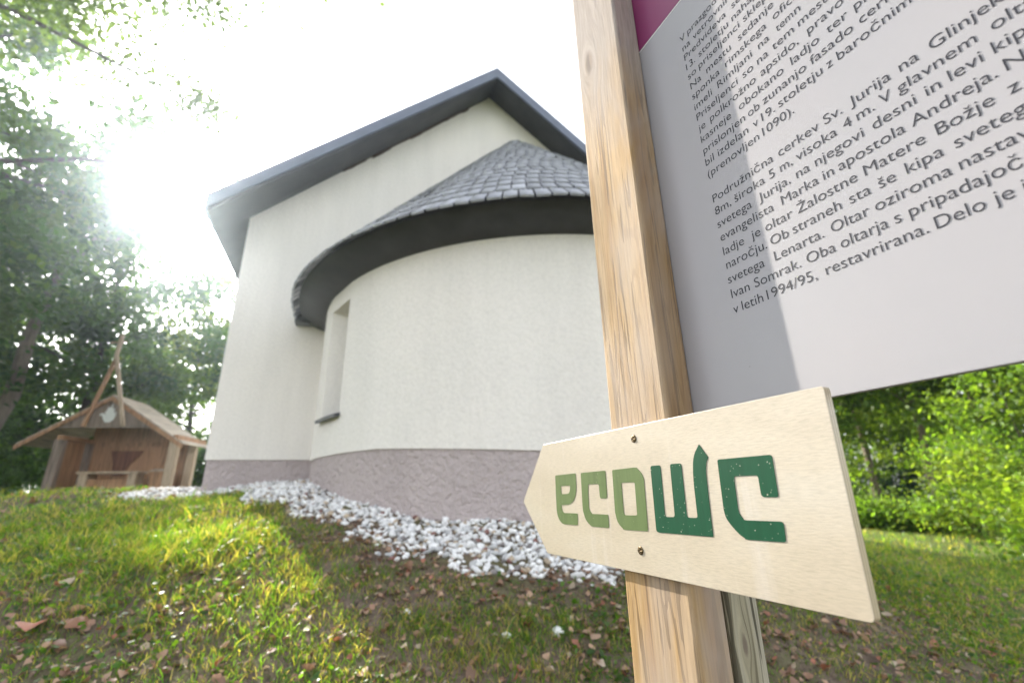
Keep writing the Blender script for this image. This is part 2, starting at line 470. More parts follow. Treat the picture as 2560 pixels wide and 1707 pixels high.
mb.add(vs + vb + ve, [(0, 1, 4, 3), (1, 2, 5, 4), (6, 7, 1, 0), (7, 8, 2, 1), (12, 13, 7, 6), (13, 14, 8, 7), (3, 4, 10, 9), (4, 5, 11, 10), (9, 10, 16, 15), (10, 11, 17, 16),
                      (0, 3, 9, 6), (6, 9, 15, 12), (2, 8, 11, 5), (8, 14, 17, 11), (12, 15, 16, 13), (13, 16, 17, 14)])
roof = mb.build('roof', MAT['soffit'], church)
# verge boards, a touch proud of the slab, and the eaves boards
mb = MB()
for a, b, ta, tb in (((OU, 2.83), (UA, 5.757), tl[1] + .02, ZTA + .025),):
    mb.add([P(OU - .02, VF - .025, 2.86), P(UA, VF - .025, 5.775), P(UA, VF - .025, ZTA + .025), P(OU - .02, VF - .025, tl[1] + .02),
            P(OU - .02, VF - .002, 2.86), P(UA, VF - .002, 5.775), P(UA, VF - .002, ZTA + .025), P(OU - .02, VF - .002, tl[1] + .02)],
           [(0, 1, 2, 3), (7, 6, 5, 4), (0, 4, 5, 1), (3, 2, 6, 7), (0, 3, 7, 4), (1, 5, 6, 2)])
mb.build('verge_board', MAT['verge'], church)
mb = MB()
mb.add([P(UA, VF - .025, 5.775), P(OR_ + .02, VF - .025, 2.86), P(OR_ + .02, VF - .025, 3.02), P(UA, VF - .025, ZTA + .025),
        P(UA, VF - .002, 5.775), P(OR_ + .02, VF - .002, 2.86), P(OR_ + .02, VF - .002, 3.02), P(UA, VF - .002, ZTA + .025)],
       [(0, 1, 2, 3), (7, 6, 5, 4), (0, 4, 5, 1), (3, 2, 6, 7), (0, 3, 7, 4), (1, 5, 6, 2)])
mb.build('verge_board', MAT['verge'], church)
mb = MB(); mb.box(OU - .03, OU - .004, VF - .02, V1 + .4, 2.82 + CZ, 3.03 + CZ); mb.build('eaves_board', MAT['verge'], church)
mb = MB(); mb.box(OR_ + .004, OR_ + .03, VF - .02, V1 + .4, 2.82 + CZ, 3.03 + CZ); mb.build('eaves_board', MAT['verge'], church)
# ragged rusty strip where the left soffit meets the wall
mb = MB(); rr = random.Random(4)
u = -.35
while u < UA - .1:
    du = rr.uniform(.05, .16); h = rr.uniform(.015, .05) * (1 if rr.random() > .25 else .35)
    mb.add([P(u, V0 - .02, zl(u) - h), P(u + du, V0 - .02, zl(u + du) - h * rr.uniform(.6, 1.2)), P(u + du, V0 - .02, zl(u + du) + .01), P(u, V0 - .02, zl(u) + .01),
            P(u, V0 - .001, zl(u) - h), P(u + du, V0 - .001, zl(u + du) - h), P(u + du, V0 - .001, zl(u + du) + .01), P(u, V0 - .001, zl(u) + .01)],
           [(0, 1, 2, 3), (0, 4, 5, 1), (0, 3, 7, 4), (1, 5, 6, 2)])
    u += du
mb.build('rake_trim', MAT['rust'], church)

# apse: a U in plan. s runs along it from the wall's left junction round to the right one
STR = V0 - CY
ARC = math.pi * AR
def apse_pt(s, off=0.0):
    """point on the U and its outward normal; off moves it outward"""
    r = AR + off
    if s < STR: return CX - r, V0 - s
    if s > STR + ARC: return CX + r, CY + (s - STR - ARC)
    a = math.pi + (s - STR) / AR
    return CX + r * math.cos(a), CY + r * math.sin(a)
TOT = 2 * STR + ARC
NZ0, NZ1 = .62, 1.60                         # window opening
NS0, NS1 = 1.05, 1.46
ss = sorted(set([round(x, 4) for x in np.linspace(0, TOT, 97)] + [NS0, NS1]))
ss = [s for s in ss if not (NS0 < s < NS1)]
def pz(s): return .308 - .057 * min(max(0.0, s - 2.0), 3.6)
mb = MB()
vid = {}
def vtx(s, z, off=0.0):
    k = (round(s, 4), round(z, 4), off)
    if k not in vid:
        x, y = apse_pt(s, off); vid[k] = len(mb.v); mb.v.append(P(x, y, z))
    return vid[k]
for a, b in zip(ss[:-1], ss[1:]):
    cols = [(pz(a), pz(b)), (NZ0, NZ0), (NZ1, NZ1), (AT, AT)]
    for r_ in range(3):
        if r_ == 1 and a == NS0: continue
        (za, zb), (zc, zd) = cols[r_], cols[r_ + 1]
        mb.f.append((vtx(a, za), vtx(b, zb), vtx(b, zd), vtx(a, zc)))
    mb.f.append((vtx(a, pz(a)), vtx(a, pz(a), -.03), vtx(b, pz(b), -.03), vtx(b, pz(b))))   # under-edge of the plaster
# splayed reveals
NI0, NI1, D_ = NS0 + .10, NS1 - .10, -.2
for (s0, z0, s1, z1, i0, j0, i1, j1) in ((NS0, NZ0, NS0, NZ1, NI0, NZ0 + .05, NI0, NZ1 - .03), (NS0, NZ1, NS1, NZ1, NI0, NZ1 - .03, NI1, NZ1 - .03),
                                         (NS1, NZ1, NS1, NZ0, NI1, NZ1 - .03, NI1, NZ0 + .05), (NS1, NZ0, NS0, NZ0, NI1, NZ0 + .05, NI0, NZ0 + .05)):
    mb.f.append((vtx(s0, z0), vtx(s1, z1), vtx(i1, j1, D_), vtx(i0, j0, D_)))
aw = mb.build('apse_wall', MAT['wall'], church, smooth=False)
for p in aw.data.polygons:
    p.use_smooth = p.area > .0 and len(p.vertices) == 4
bm = bmesh.new(); bm.from_mesh(aw.data)
for e in bm.edges:
    if len(e.link_faces) != 2 or e.calc_face_angle(0) > .35: e.smooth = False
bm.to_mesh(aw.data); bm.free()
mb = MB(); vid = {}
for a, b in ((NI0 - .01, (NI0 + NI1) / 2), ((NI0 + NI1) / 2, NI1 + .01)):
    mb.f.append((vtx(a, NZ0 + .03, D_ + .012), vtx(b, NZ0 + .03, D_ + .012), vtx(b, NZ1 - .02, D_ + .012), vtx(a, NZ1 - .02, D_ + .012)))
win = mb.build('window', MAT['glass'], church)
mb = MB()
for t0, t1 in ((0, .5), (.5, 1)):
    a = NS0 - .02 + t0 * (NS1 - NS0 + .04); b = NS0 - .02 + t1 * (NS1 - NS0 + .04)
    vs = []
    for s in (a, b):
        for off, z in ((.045, NZ0 - .035), (.045, NZ0 - .008), (-.18, NZ0 + .06), (-.18, NZ0 + .03)):
            x, y = apse_pt(s, off); vs.append(P(x, y, z))
    mb.add(vs, [(0, 1, 5, 4), (1, 2, 6, 5), (2, 3, 7, 6), (3, 0, 4, 7), (0, 3, 2, 1), (4, 5, 6, 7)])
mb.build('sill', MAT['dark_metal'], win)
# apse plinth
mb = MB(); vid = {}
for a, b in zip(ss[:-1], ss[1:]):
    mb.f.append((vtx(a, -1.2, -.012), vtx(b, -1.2, -.012), vtx(b, pz(b), -.012), vtx(a, pz(a), -.012)))
s_ = [x for x in ss]
ap = mb.build('apse_plinth', MAT['plinth'], church, smooth=True)
# eaves ring: soffit and thin edge
ER, EZ = .268, 1.86
mb = MB(); vid = {}
ss2 = np.linspace(0, TOT, 90)
for a, b in zip(ss2[:-1], ss2[1:]):
    mb.f.append((vtx(a, AT, .0), vtx(b, AT, .0), vtx(b, EZ - .02, ER), vtx(a, EZ - .02, ER)))
    mb.f.append((vtx(a, EZ - .02, ER), vtx(b, EZ - .02, ER), vtx(b, EZ + .012, ER + .004), vtx(a, EZ + .012, ER + .004)))
    mb.f.append((vtx(a, AT + .0, -.06), vtx(b, AT + .0, -.06), vtx(b, AT, .0), vtx(a, AT, .0)))
mb.build('apse_soffit', MAT['soffit'], church, smooth=True)
mb = MB()
bx0, by0 = apse_pt(0, ER)
mb.box(bx0 - .07, bx0 + .09, V0 - .14, V0 - .003, 1.80 + CZ, 1.97 + CZ)
mb.build('gutter_bracket', MAT['dark_metal'], church, bevel=.006)
# shingles: courses from the eaves path up to the cone's tip on the gable wall
TIP = np.array([2.0, V0 - .02, 5.09])
rows = 21
V, Fq, Cc = [], [], []
rs = np.random.default_rng(5)
def cone_pt(s, t, lift):
    x, y = apse_pt(s, ER + .02)
    b = np.array([x, y, EZ + .01]); p = b * (1 - t) + TIP * t
    n = np.array([x - CX, y - CY - .2, 1.6]); n /= np.linalg.norm(n)
    return p + n * lift
def tspace(i): return (i / rows) ** .96
for r_ in range(rows):
    t0 = tspace(r_) - (.008 if r_ else 0.012); t1 = min(.999, tspace(r_ + 1) + .025)
    ln = TOT * (1 - t0) * 1.06
    n = max(4, int(ln / .104))
    ph = rs.random()
    for i in range(-1, n + 1):
        a = (i + ph + rs.normal() * .012) / n * TOT; b = (i + 1 + ph + rs.normal() * .012) / n * TOT
        a, b = max(a, 0), min(b, TOT)
        if b - a < TOT / n * .25: continue
        g = (b - a) * .05
        a, b = a + g, b - g
        base = len(V)
        dt0 = rs.normal() * .0013; lf = rs.normal() * .0016; tw = rs.normal() * .002
        t_ = max(-.02, t0 + dt0)
        c = (b - a) * .07
        th = .018
        low_ = [(a, t_ + .003), (a + c, t_), (b - c, t_), (b, t_ + .003)]
        for (s, t), w in zip(low_, (-1, -.7, .7, 1)): V.append(cone_pt(s, t, .027 + lf + tw * w))
        V.append(cone_pt(b, t1, .006)); V.append(cone_pt(a, t1, .006))
        for (s, t), w in zip(low_, (-1, -.7, .7, 1)): V.append(cone_pt(s, t, .027 + lf + tw * w - th))
        Fq.append(((base, base + 1, base + 2, base + 3, base + 4, base + 5), [(base + j + 6, base + j + 7, base + j + 1, base + j) for j in range(3)] + [(base + 9, base + 4, base + 3, base + 3)][:0]))
        g_ = .35 * (1 + rs.normal() * .10) * (1.2 if rs.random() < .06 else 1)
        Cc += [(g_ * .95, g_ * .97, g_ * 1.08)] * 10
F6 = np.array([f[0] for f in Fq]); F4 = np.array([x for f in Fq for x in f[1]])
VV = np.array(V); VV[:, 2] += CZ
link('apse_roof', arr_mesh('apse_roof', VV, [F6, F4], np.array(Cc)), MAT['slate'], church)
mb = MB(); vid = {}
tipv = None
for a, b in zip(ss2[:-1], ss2[1:]):      # closed deck beneath the shingles
    xa, ya = apse_pt(a, ER - .01); xb, yb = apse_pt(b, ER - .01)
    mb.add([P(xa, ya, EZ - .004), P(xb, yb, EZ - .004), P(TIP[0], TIP[1], TIP[2] - .02)], [(0, 1, 2)])
mb.build('roof_deck', MAT['soffit'], church)

# ------------------------------------------------------------------ information board and arrow sign (local frame: x along the board towards the viewer, y into the board)
S = .33
AZB = R(-25.263)
BROT = math.atan2(-math.cos(AZB), -math.sin(AZB))
gpost = gz(.45, .28) - .3
board = empty('information_board', (0, 0, 0), BROT, 'white printed information board clamped between timber posts', 'notice board')
yA, yP, yB = S, 1.022 * S, 1.142 * S
def bl(z): return z + CZ
mb = MB(); mb.box(-1.347 * S, -1.060 * S, yP, yB - .0002, gpost, bl(1.15)); pf = mb.build('post', MAT['post'], board, bevel=.0035, segs=2)
mb = MB(); mb.box(-1.352 * S, -1.062 * S, yB + .0052, yB + .0052 + .041, gpost, bl(1.15)); mb.build('post', MAT['rear_post'], board, bevel=.004)['label'] = 'greenish weathered rear post with a knot'
PX0, PX1, PZ0, PZ1 = -1.30 * S, .42, bl(.0655), bl(1.02)
mb = MB(); mb.box(PX0, PX1, yB, yB + .0050, PZ0, PZ1); panel = mb.build('panel', MAT['panel'], board, bevel=.0006, segs=1)
mb = MB(); mb.box(PX0 + .001, PX1 - .001, yB - .0004, yB - .0001, bl(.5895), PZ1 - .001); hb = mb.build('header_band', MAT['magenta'], panel)
mb = MB(); mb.box(PX0 + .001, PX1 - .001, yB - .0004, yB - .0001, bl(.5868), bl(.5883)); mb.build('header_line', MAT['white'], panel)

LINES = [
 (526.6, [('V', -284.3), ('prazgodo', -272.4)]),
 (510.9, [('na', -283.1), ('vetrovnih', -266.3)]),
 (495.7, [('Predvideva', -283.0), ('se', -214.2)]),
 (480.2, [('13.', -282.9), ('stoletju', -263.5), ('nahaj', -217.3)]),
 (465.0, [('so', -282.9), ('priseljenci', -266.5), ('sklep', -205.9)]),
 (449.3, [('Na', -282.0), ('mestu', -258.3), ('sedanje', -215.6)]),
 (433.7, [('sponka', -282.4), ('rimskega', -235.4), ('ofici', -178.6)]),
 (417.6, [('imeli', -282.2), ('Rimljani', -248.9), ('na', -198.5), ('tem', -178.7), ('n', -160.2)]),
 (402.0, [('Priseljenci', -281.8), ('so', -220.0), ('na', -203.0), ('tem', -186.2), ('mest', -160.2)]),
 (386.3, [('je', -281.9), ('polkrožno', -265.7), ('apsido,', -202.5), ('pravo', -155.1)]),
 (370.4, [('kasneje', -281.7), ('obokano', -231.3), ('ladjo', -174.3), ('ter', -141.6), ('pr', -119.4)]),
 (354.6, [('prislonjen', -281.4), ('ob', -223.7), ('zunanjo', -207.1), ('fasado', -159.7), ('cerk', -119.3)]),
 (338.7, [('bil', -281.6), ('izdelan', -264.7), ('v', -221.4), ('19.', -211.9), ('stoletju', -194.1), ('z', -149.2), ('baročnim', -140.4)]),
 (322.8, [('(prenovljen', -281.5), ('1090).', -214.3)]),
 None,
 (290.7, [('Podružnična', -281.2), ('cerkev', -205.1), ('Sv.', -163.0), ('Jurija', -142.3), ('na', -107.4), ('Glinjek', -88.6)]),
 (275.0, [('8m,', -281.3), ('široka', -256.8), ('5', -218.0), ('m,', -206.9), ('visoka', -191.3), ('4', -151.1), ('m.', -140.8), ('V', -124.2), ('glavnem', -112.5), ('olta', -59.9)]),
 (259.2, [('svetega', -281.5), ('Jurija,', -232.5), ('na', -195.0), ('njegovi', -178.1), ('desni', -133.2), ('in', -99.1), ('levi', -85.8), ('kip', -63.3)]),
 (243.1, [('evangelista', -281.0), ('Marka', -212.7), ('in', -175.1), ('apostola', -162.6), ('Andreja.', -111.9), ('N', -61.8)]),
 (226.8, [('ladje', -280.9), ('je', -247.4), ('oltar', -232.7), ('Žalostne', -201.6), ('Matere', -147.2), ('Božje', -101.3), ('z', -64.8)]),
 (210.9, [('naročju.', -280.5), ('Ob', -230.8), ('straneh', -209.4), ('sta', -162.0), ('še', -141.2), ('kipa', -123.4), ('sveteg', -95.6)]),
 (194.9, [('svetega', -281.7), ('Lenarta.', -230.4), ('Oltar', -179.9), ('oziroma', -147.5), ('nastav', -97.3)]),
 (178.8, [('Ivan', -281.1), ('Somrak.', -254.7), ('Oba', -204.1), ('oltarja', -176.4), ('s', -138.9), ('pripadajoč', -129.7)]),
 (162.6, [('v', -281.9), ('letih', -272.1), ('1994/95,', -245.2), ('restavrirana.', -192.0), ('Delo', -118.6), ('je', -88.8), ('i', -75.7)]),
]
def word_mesh(txt):
    cu = bpy.data.curves.new('word', 'FONT'); cu.body = txt; cu.size = 1.0; cu.resolution_u = 4; cu.offset = -.006
    o = bpy.data.objects.new('word', cu); C.objects.link(o)
    dg = bpy.context.evaluated_depsgraph_get()
    me = bpy.data.meshes.new_from_object(o.evaluated_get(dg))
    v = np.array([p.co[:2] for p in me.vertices]) if len(me.vertices) else np.zeros((0, 2))
    f = [tuple(p.vertices) for p in me.polygons]
    bpy.data.objects.remove(o); bpy.data.curves.remove(cu); bpy.data.meshes.remove(me)
    return v, f
_cache = {}
SIZE = .0138
mb = MB()
for ln in LINES + [None]:
    if ln is None:
        mb.build('printed_text', MAT['ink'], panel); mb = MB(); continue
    z, ws = ln
    for wi, (t, x) in enumerate(ws):
        if t not in _cache: _cache[t] = word_mesh(t)
        v, f = _cache[t]
        if not len(v): continue
        wd = (v[:, 0].max() - v[:, 0].min()) * SIZE
        sx = 1.0
        if wi + 1 < len(ws): sx = max(.80, min(1.02, ((ws[wi + 1][1] - x) / 1000 - .0042) / wd))
        x0 = v[:, 0].min()
        mb.add([((p[0] - x0) * SIZE * sx + x / 1000, yB - .0003, bl(z / 1000) + p[1] * SIZE) for p in v], f)

# arrow
arrow = empty('arrow_sign', (0, 0, 0), BROT, 'pale plywood arrow sign with green lettering screwed to the timber post, pointing left', 'direction sign')
def fillet(poly):
    out = []
    n = len(poly)
    for i in range(n):
        x, z, r = poly[i]
        if r <= 0: out.append((x, z)); continue
        p = Vector((x, z)); a = Vector(poly[i - 1][:2]) - p; b = Vector(poly[(i + 1) % n][:2]) - p
        d = min(r, a.length * .48, b.length * .48)
        a = p + a.normalized() * d; b = p + b.normalized() * d
        for k in range(6):
            t = k / 5; out.append(tuple(a * (1 - t) ** 2 + p * 2 * t * (1 - t) + b * t * t))
    return out
def smooth_poly(poly):
    """Catmull-Rom through runs of unrounded points, fillets at the others"""
    n = len(poly); out = []
    for i in range(n):
        p0, p1, p2, p3 = poly[i - 1], poly[i], poly[(i + 1) % n], poly[(i + 2) % n]
        out.append(p1)
        if p1[2] == 0 and p2[2] == 0:
            L = math.hypot(p2[0] - p1[0], p2[1] - p1[1])
            if L > 14: continue
            for t in (.33, .67):
                t2, t3 = t * t, t * t * t
                q = [.5 * (2 * p1[k] + (p2[k] - p0[k]) * t + (2 * p0[k] - 5 * p1[k] + 4 * p2[k] - p3[k]) * t2 + (3 * p1[k] - p0[k] - 3 * p2[k] + p3[k]) * t3) for k in (0, 1)]
                lo = [min(p1[k], p2[k]) - .8 for k in (0, 1)]; hi = [max(p1[k], p2[k]) + .8 for k in (0, 1)]
                out.append((min(max(q[0], lo[0]), hi[0]), min(max(q[1], lo[1]), hi[1]), 0))
    return fillet(out)
def flat_shape(name, loops, mat, parent, y0, thick):
    cu = bpy.data.curves.new(name, 'CURVE'); cu.dimensions = '2D'; cu.fill_mode = 'BOTH'; cu.extrude = thick / 2
    for lp in loops:
        sp = cu.splines.new('POLY'); sp.points.add(len(lp) - 1); sp.use_cyclic_u = True
        for p, (x, z) in zip(sp.points, lp): p.co = (x / 1000, z / 1000, 0, 1)
    o = bpy.data.objects.new(name, cu); C.objects.link(o)
    me = bpy.data.meshes.new_from_object(o.evaluated_get(bpy.context.evaluated_depsgraph_get()))
    bpy.data.objects.remove(o); bpy.data.curves.remove(cu)
    co = np.array([v.co[:] for v in me.vertices])
    for v, c in zip(me.vertices, co): v.co = (c[0], y0 - c[2], bl(c[1]))
    me.flip_normals() if hasattr(me, 'flip_normals') else None
    return link(name, me, mat, parent)
OUT = [(-670.9, -13.5, 2), (-600, 66.4, 3), (-189, 66.2, 3), (-192.5, -80.4, 4), (-600, -80.4, 3)]
OUT = [(x, z, r) for x, z, r in OUT]
mb = MB(); mb.prism([(x / 1000, bl(z / 1000)) for x, z in fillet(OUT)], yA, yP - .0002)
mb.build('arrow_panel', MAT['ply'], arrow, bevel=.0004, segs=2)
GL = {
'e':[[(-568,21.3,2.2),(-515.5,22,2.4),(-515.9,5.4,0),(-519.3,-5.3,0),(-525.9,-12.3,0),(-534.5,-15.7,0),(-543.1,-16.6,0),(-555,-17.1,1.4),(-554.8,-19.8,0),(-553.5,-24,0),(-549.4,-26.7,0),(-544.3,-26.8,0),(-516.7,-26.6,1.9),(-517.9,-40.4,2.4),(-549.3,-40.9,0),(-559.5,-38.2,0),(-565.9,-32.1,0),(-568.7,-23.5,0),(-568.7,-6.9,0)],[(-554.5,7.1,2.1),(-530.5,7.1,1.3),(-531.8,1.5,0),(-534.6,-1.9,0),(-539.8,-3.1,0),(-553.5,-3.4,2.1)]],
'c':[[(-503.5,21.8,2.2),(-451.2,22.1,2.4),(-452.2,-8.6,2.3),(-466.2,-8.9,3),(-466.5,7.5,2.7),(-488.8,7.6,2.2),(-489.8,-3.1,0),(-490.5,-18,0),(-488.8,-22.6,0),(-484.6,-25.9,0),(-480.7,-26.2,0),(-452.7,-26.1,1.9),(-453.1,-40.1,1.9),(-484.1,-40.4,0),(-491,-38.7,0),(-499,-33.3,0),(-503.2,-25.3,0),(-504.4,-17.4,0)]],
'o':[[(-438.2,22,1.8),(-400.4,22.7,0),(-394.1,20.8,0),(-388.5,15.7,0),(-386.2,10.2,0),(-386.3,3.4,0),(-387.3,-20.3,0),(-388.4,-39.9,1.2),(-423.2,-40.5,0),(-428.8,-39.2,0),(-436.2,-33.3,0),(-439.1,-25,0),(-439.5,-19.3,0)],[(-423.7,7.8,1.4),(-401.2,7.7,2.2),(-402.4,-25.4,2.2),(-424.3,-25.8,3.5)]],
'w':[[(-374.1,22.7,2.7),(-359.5,22.6,2.6),(-361.4,-25.5,3),(-348.6,-25.1,2.4),(-346.2,22.8,2.4),(-331.5,22.7,2.7),(-333.3,-25.1,3.1),(-320.8,-24.9,2.1),(-320.1,-6.3,0),(-319.4,6.8,0),(-317.8,18.3,0),(-316,25.3,0),(-312.6,31.5,0),(-306.9,37.8,.2),(-298.8,25.7,.2),(-301.5,21.7,0),(-303.2,15.6,0),(-303.9,10,0),(-304.7,-4,0),(-306.4,-39.5,0.5),(-376.2,-40.1,3.6)]],
'C':[[(-289.5,23.1,1.9),(-238,23.2,2.7),(-239.3,-7.7,2.3),(-253.6,-7.6,3.1),(-253.2,8.6,2.5),(-275.2,8.6,1.4),(-275.9,2,0),(-276.7,-16.6,0),(-275.5,-21,0),(-273.4,-23.6,0),(-270.3,-24.9,0),(-239.3,-24.5,2.9),(-240.4,-38.7,2),(-271.4,-39.2,0),(-275.2,-38.2,0),(-280,-35.3,0),(-285.8,-29.6,0),(-289.7,-24.2,0),(-290.9,-19.1,0),(-291,-12.8,0)]],
}
for k_, lps in GL.items():
    flat_shape('letter', [smooth_poly(l) for l in lps], MAT['olive' if k_ in 'eco' else 'green'], arrow, yA - .0003, .0003)
for sx_, sz_ in ((-395.4, 52.4), (-403.1, -58.9)):
    bm = bmesh.new()
    bmesh.ops.create_uvsphere(bm, u_segments=24, v_segments=10, radius=.0042)
    for v in list(bm.verts):
        v.co.z *= .38
    cross = [v for v in bm.verts if v.co.z > .0009 and (abs(v.co.x) < .0008 or abs(v.co.y) < .0008) and v.co.xy.length < .0027]
    for v in cross: v.co.z -= .0009
    me = bpy.data.meshes.new('screw'); bm.to_mesh(me); bm.free()
    for p in me.polygons: p.use_smooth = True
    me.transform(Matrix.Translation((sx_ / 1000, yA - .0002, bl(sz_ / 1000))) @ Matrix.Rotation(math.pi / 2, 4, 'X') @ Matrix.Rotation(.4, 4, 'Z'))
    link('screw', me, MAT['brass'], arrow)

# ------------------------------------------------------------------ wooden shelter behind the rise (local frame: x across, y away)
H = 14 / 9
AZH = R(-9.5)
hx = -5.738 * H * math.cos(AZH) + 14 * math.sin(AZH); hy = 5.738 * H * math.sin(AZH) * 1.0 + 14 * math.cos(AZH)
hx, hy = (-5.738 * H) * math.cos(AZH) + 14 * math.sin(AZH), (-5.738 * H) * -math.sin(AZH) + 14 * math.cos(AZH)
hz = gz(hx, hy) - .02
hut = empty('wooden_shelter', (hx, hy, hz), -AZH, 'open fronted wooden altar shelter with plank roof and white dove on its gable', 'shelter')
U = lambda u: (u + 5.738) * H
Zh = lambda z: z * H + CZ - hz
eaz, apz = Zh(.955), Zh(1.80)
xl, xr = U(-7.01), U(-4.457)
DEP = 1.62
for nm, xa in (('roof', xl), ('roof', xr)):
    mb = MB()
    nseg = 9
    for i in range(nseg):                      # overlapping boards, one mesh per slope
        t0, t1 = i / nseg, (i + 1) / nseg + .01
        xa0, xa1 = xa * (1 - t0), xa * (1 - t1)
        za0, za1 = eaz + (apz - eaz) * t0, eaz + (apz - eaz) * t1
        lift = .012
        sgn = 1
        mb.add([(xa0, -.06 * (1 + .3 * (i % 2)), za0 + lift + .02), (xa1, -.06, za1 + .02), (xa1, DEP, za1 + .02), (xa0, DEP, za0 + lift + .02),
                (xa0, -.06, za0 + lift - .02), (xa1, -.06, za1 - .02), (xa1, DEP, za1 - .02), (xa0, DEP, za0 + lift - .02)],
               [(0, 1, 2, 3), (7, 6, 5, 4), (0, 4, 5, 1), (2, 6, 7, 3), (0, 3, 7, 4), (1, 5, 6, 2)])
    mb.build(nm, MAT['hut_roof'], hut)
for xa in (xl, xr):                             # bargeboards
    mb = MB()
    mb.add([(xa, -.10, eaz - .14), (0, -.10, apz - .14), (0, -.10, apz - .025), (xa, -.10, eaz - .025), (xa, -.065, eaz - .14), (0, -.065, apz - .14), (0, -.065, apz - .025), (xa, -.065, eaz - .025)],
           [(0, 1, 2, 3), (7, 6, 5, 4), (0, 4, 5, 1), (3, 2, 6, 7), (0, 3, 7, 4), (1, 5, 6, 2)])
    mb.build('bargeboard', MAT['hut_wood'], hut)
gz0 = Zh(1.255)
wL = xl * (apz - gz0) / (apz - eaz); wR = xr * (apz - gz0) / (apz - eaz)
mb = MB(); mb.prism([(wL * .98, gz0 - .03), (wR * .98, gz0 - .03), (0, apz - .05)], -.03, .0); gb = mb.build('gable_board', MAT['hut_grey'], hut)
# dove emblem
dove = [(-.20, .0), (-.12, -.01), (-.09, -.07), (-.02, -.13), (.08, -.125), (.15, -.08), (.185, .0), (.18, .07), (.14, .03), (.12, .14), (.085, .10), (.06, .21), (.02, .13), (-.02, .16), (-.05, .08), (-.08, .05), (-.03, .0), (-.1, .035), (-.15, .04)]
cu = bpy.data.curves.new('dove_emblem', 'CURVE'); cu.dimensions = '2D'; cu.fill_mode = 'BOTH'; cu.extrude = .008
sp = cu.splines.new('POLY'); sp.points.add(len(dove) - 1); sp.use_cyclic_u = True
for p, (x, z) in zip(sp.points, dove): p.co = (x * 1.05, z * 1.5, 0, 1)
o = bpy.data.objects.new('dove_emblem', cu); C.objects.link(o)
me = bpy.data.meshes.new_from_object(o.evaluated_get(bpy.context.evaluated_depsgraph_get()))
bpy.data.objects.remove(o)
me.transform(Matrix.Translation((U(-5.755), -.042, Zh(1.45))) @ Matrix.Rotation(math.pi / 2, 4, 'X'))
link('dove_emblem', me, MAT['white'], gb)
# posts, wall plate, rear wall
yb = 1.02
xpl, xpr = U(-6.40), U(-4.60)
for (x, y) in ((xpl + .02, .02), (xpr, .02), (xpl + .02, yb), (xpr, yb)):
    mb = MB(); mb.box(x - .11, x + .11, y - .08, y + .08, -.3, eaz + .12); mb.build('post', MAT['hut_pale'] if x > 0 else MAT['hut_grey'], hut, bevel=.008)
for x in (xpl + .02, xpr):
    mb = MB(); mb.box(x - .07, x + .07, -.05, DEP - .05, eaz + .121, eaz + .24); mb.build('wall_plate', MAT['hut_wood'], hut)
mb = MB(); mb.prism([(xpl + .04, -.3), (xpr - .04, -.3), (xpr - .04, eaz + (apz - eaz) * (1 - (xpr - .04) / xr) - .03), (.0, apz - .03), (xpl + .04, eaz + (apz - eaz) * (1 - (xpl + .04) / xl) - .03)], yb + .09, yb + .12); mb.build('back_wall', MAT['hut_wood'], hut)
mb = MB(); mb.box(xpl - .02, xpl + .01, .105, yb - .085, -.3, eaz + .11); mb.build('side_wall', MAT['hut_wood'], hut)
mb = MB(); mb.box(xpl + .132, xpr - .112, yb + .03, yb + .085, eaz + .04, eaz + .16); mb.build('tie_beam', MAT['hut_wood'], hut)
mb = MB()                                      # dark heart-shaped board on the rear wall
mb.prism([(-.42, eaz - .08), (-.3, eaz - .45), (-.22, eaz - .78), (.02, eaz - .78), (.12, eaz - .5), (.36, eaz - .22), (.42, eaz - .08)], yb + .06, yb + .088)
mb.build('wall_board', MAT['hut_dark'], hut)
# crossed poles with a small cross-piece
pw = .085
TOPX, TOPZ = U(-5.79), Zh(2.50)
mb = MB(); mb.bar((U(-6.04), -.16, gz0 - .02), (TOPX - .01, -.16, TOPZ), pw, .06); mb.build('pole', MAT['hut_wood'], hut)
mb = MB(); mb.bar((U(-5.40), -.225, gz0 - .02), (TOPX + .0, -.225, TOPZ + .02), pw, .06); mb.bar((TOPX, -.225, TOPZ), (U(-5.775), -.225, Zh(2.90)), pw * .95, .06); mb.build('pole', MAT['hut_pale'], hut)
mb = MB(); mb.bar((U(-5.95), -.18, Zh(2.76)), (U(-5.70), -.18, Zh(2.79)), .03, .03); mb.build('cross_arm', MAT['hut_wood'], hut)
# altar table and lectern stand inside the shelter
az_ = Zh(.505)
def place_in_hut(x, y):
    v = Matrix.Translation((hx, hy, hz)) @ Matrix.Rotation(-AZH, 4, 'Z') @ Vector((x, y, 0)); return v
ax0, ax1 = U(-6.09), U(-5.13)
ac = (ax0 + ax1) / 2; aw_ = (ax1 - ax0) / 2
alt = empty('altar_table', place_in_hut(ac, .35), -AZH, 'wide plank altar table inside the wooden shelter', 'table')
mb = MB(); mb.box(-aw_, aw_, -.2, .25, az_ - .06, az_); mb.build('table_top', MAT['hut_pale'], alt, bevel=.006)
for sx_ in (-1, 1):
    mb = MB(); mb.box(sx_ * (aw_ - .16) - .1, sx_ * (aw_ - .16) + .1, -.16, .2, -.25, az_ - .061); mb.build('leg', MAT['hut_pale'], alt, bevel=.006)
mb = MB(); mb.box(-aw_ + .262, aw_ - .262, -.1, -.06, -.25, az_ - .2); mb.build('front_panel', MAT['hut_wood'], alt)
lx = (U(-5.02) + U(-4.72)) / 2
lec = empty('lectern', place_in_hut(lx, .45), -AZH, 'narrow wooden lectern right of the altar table', 'lectern')
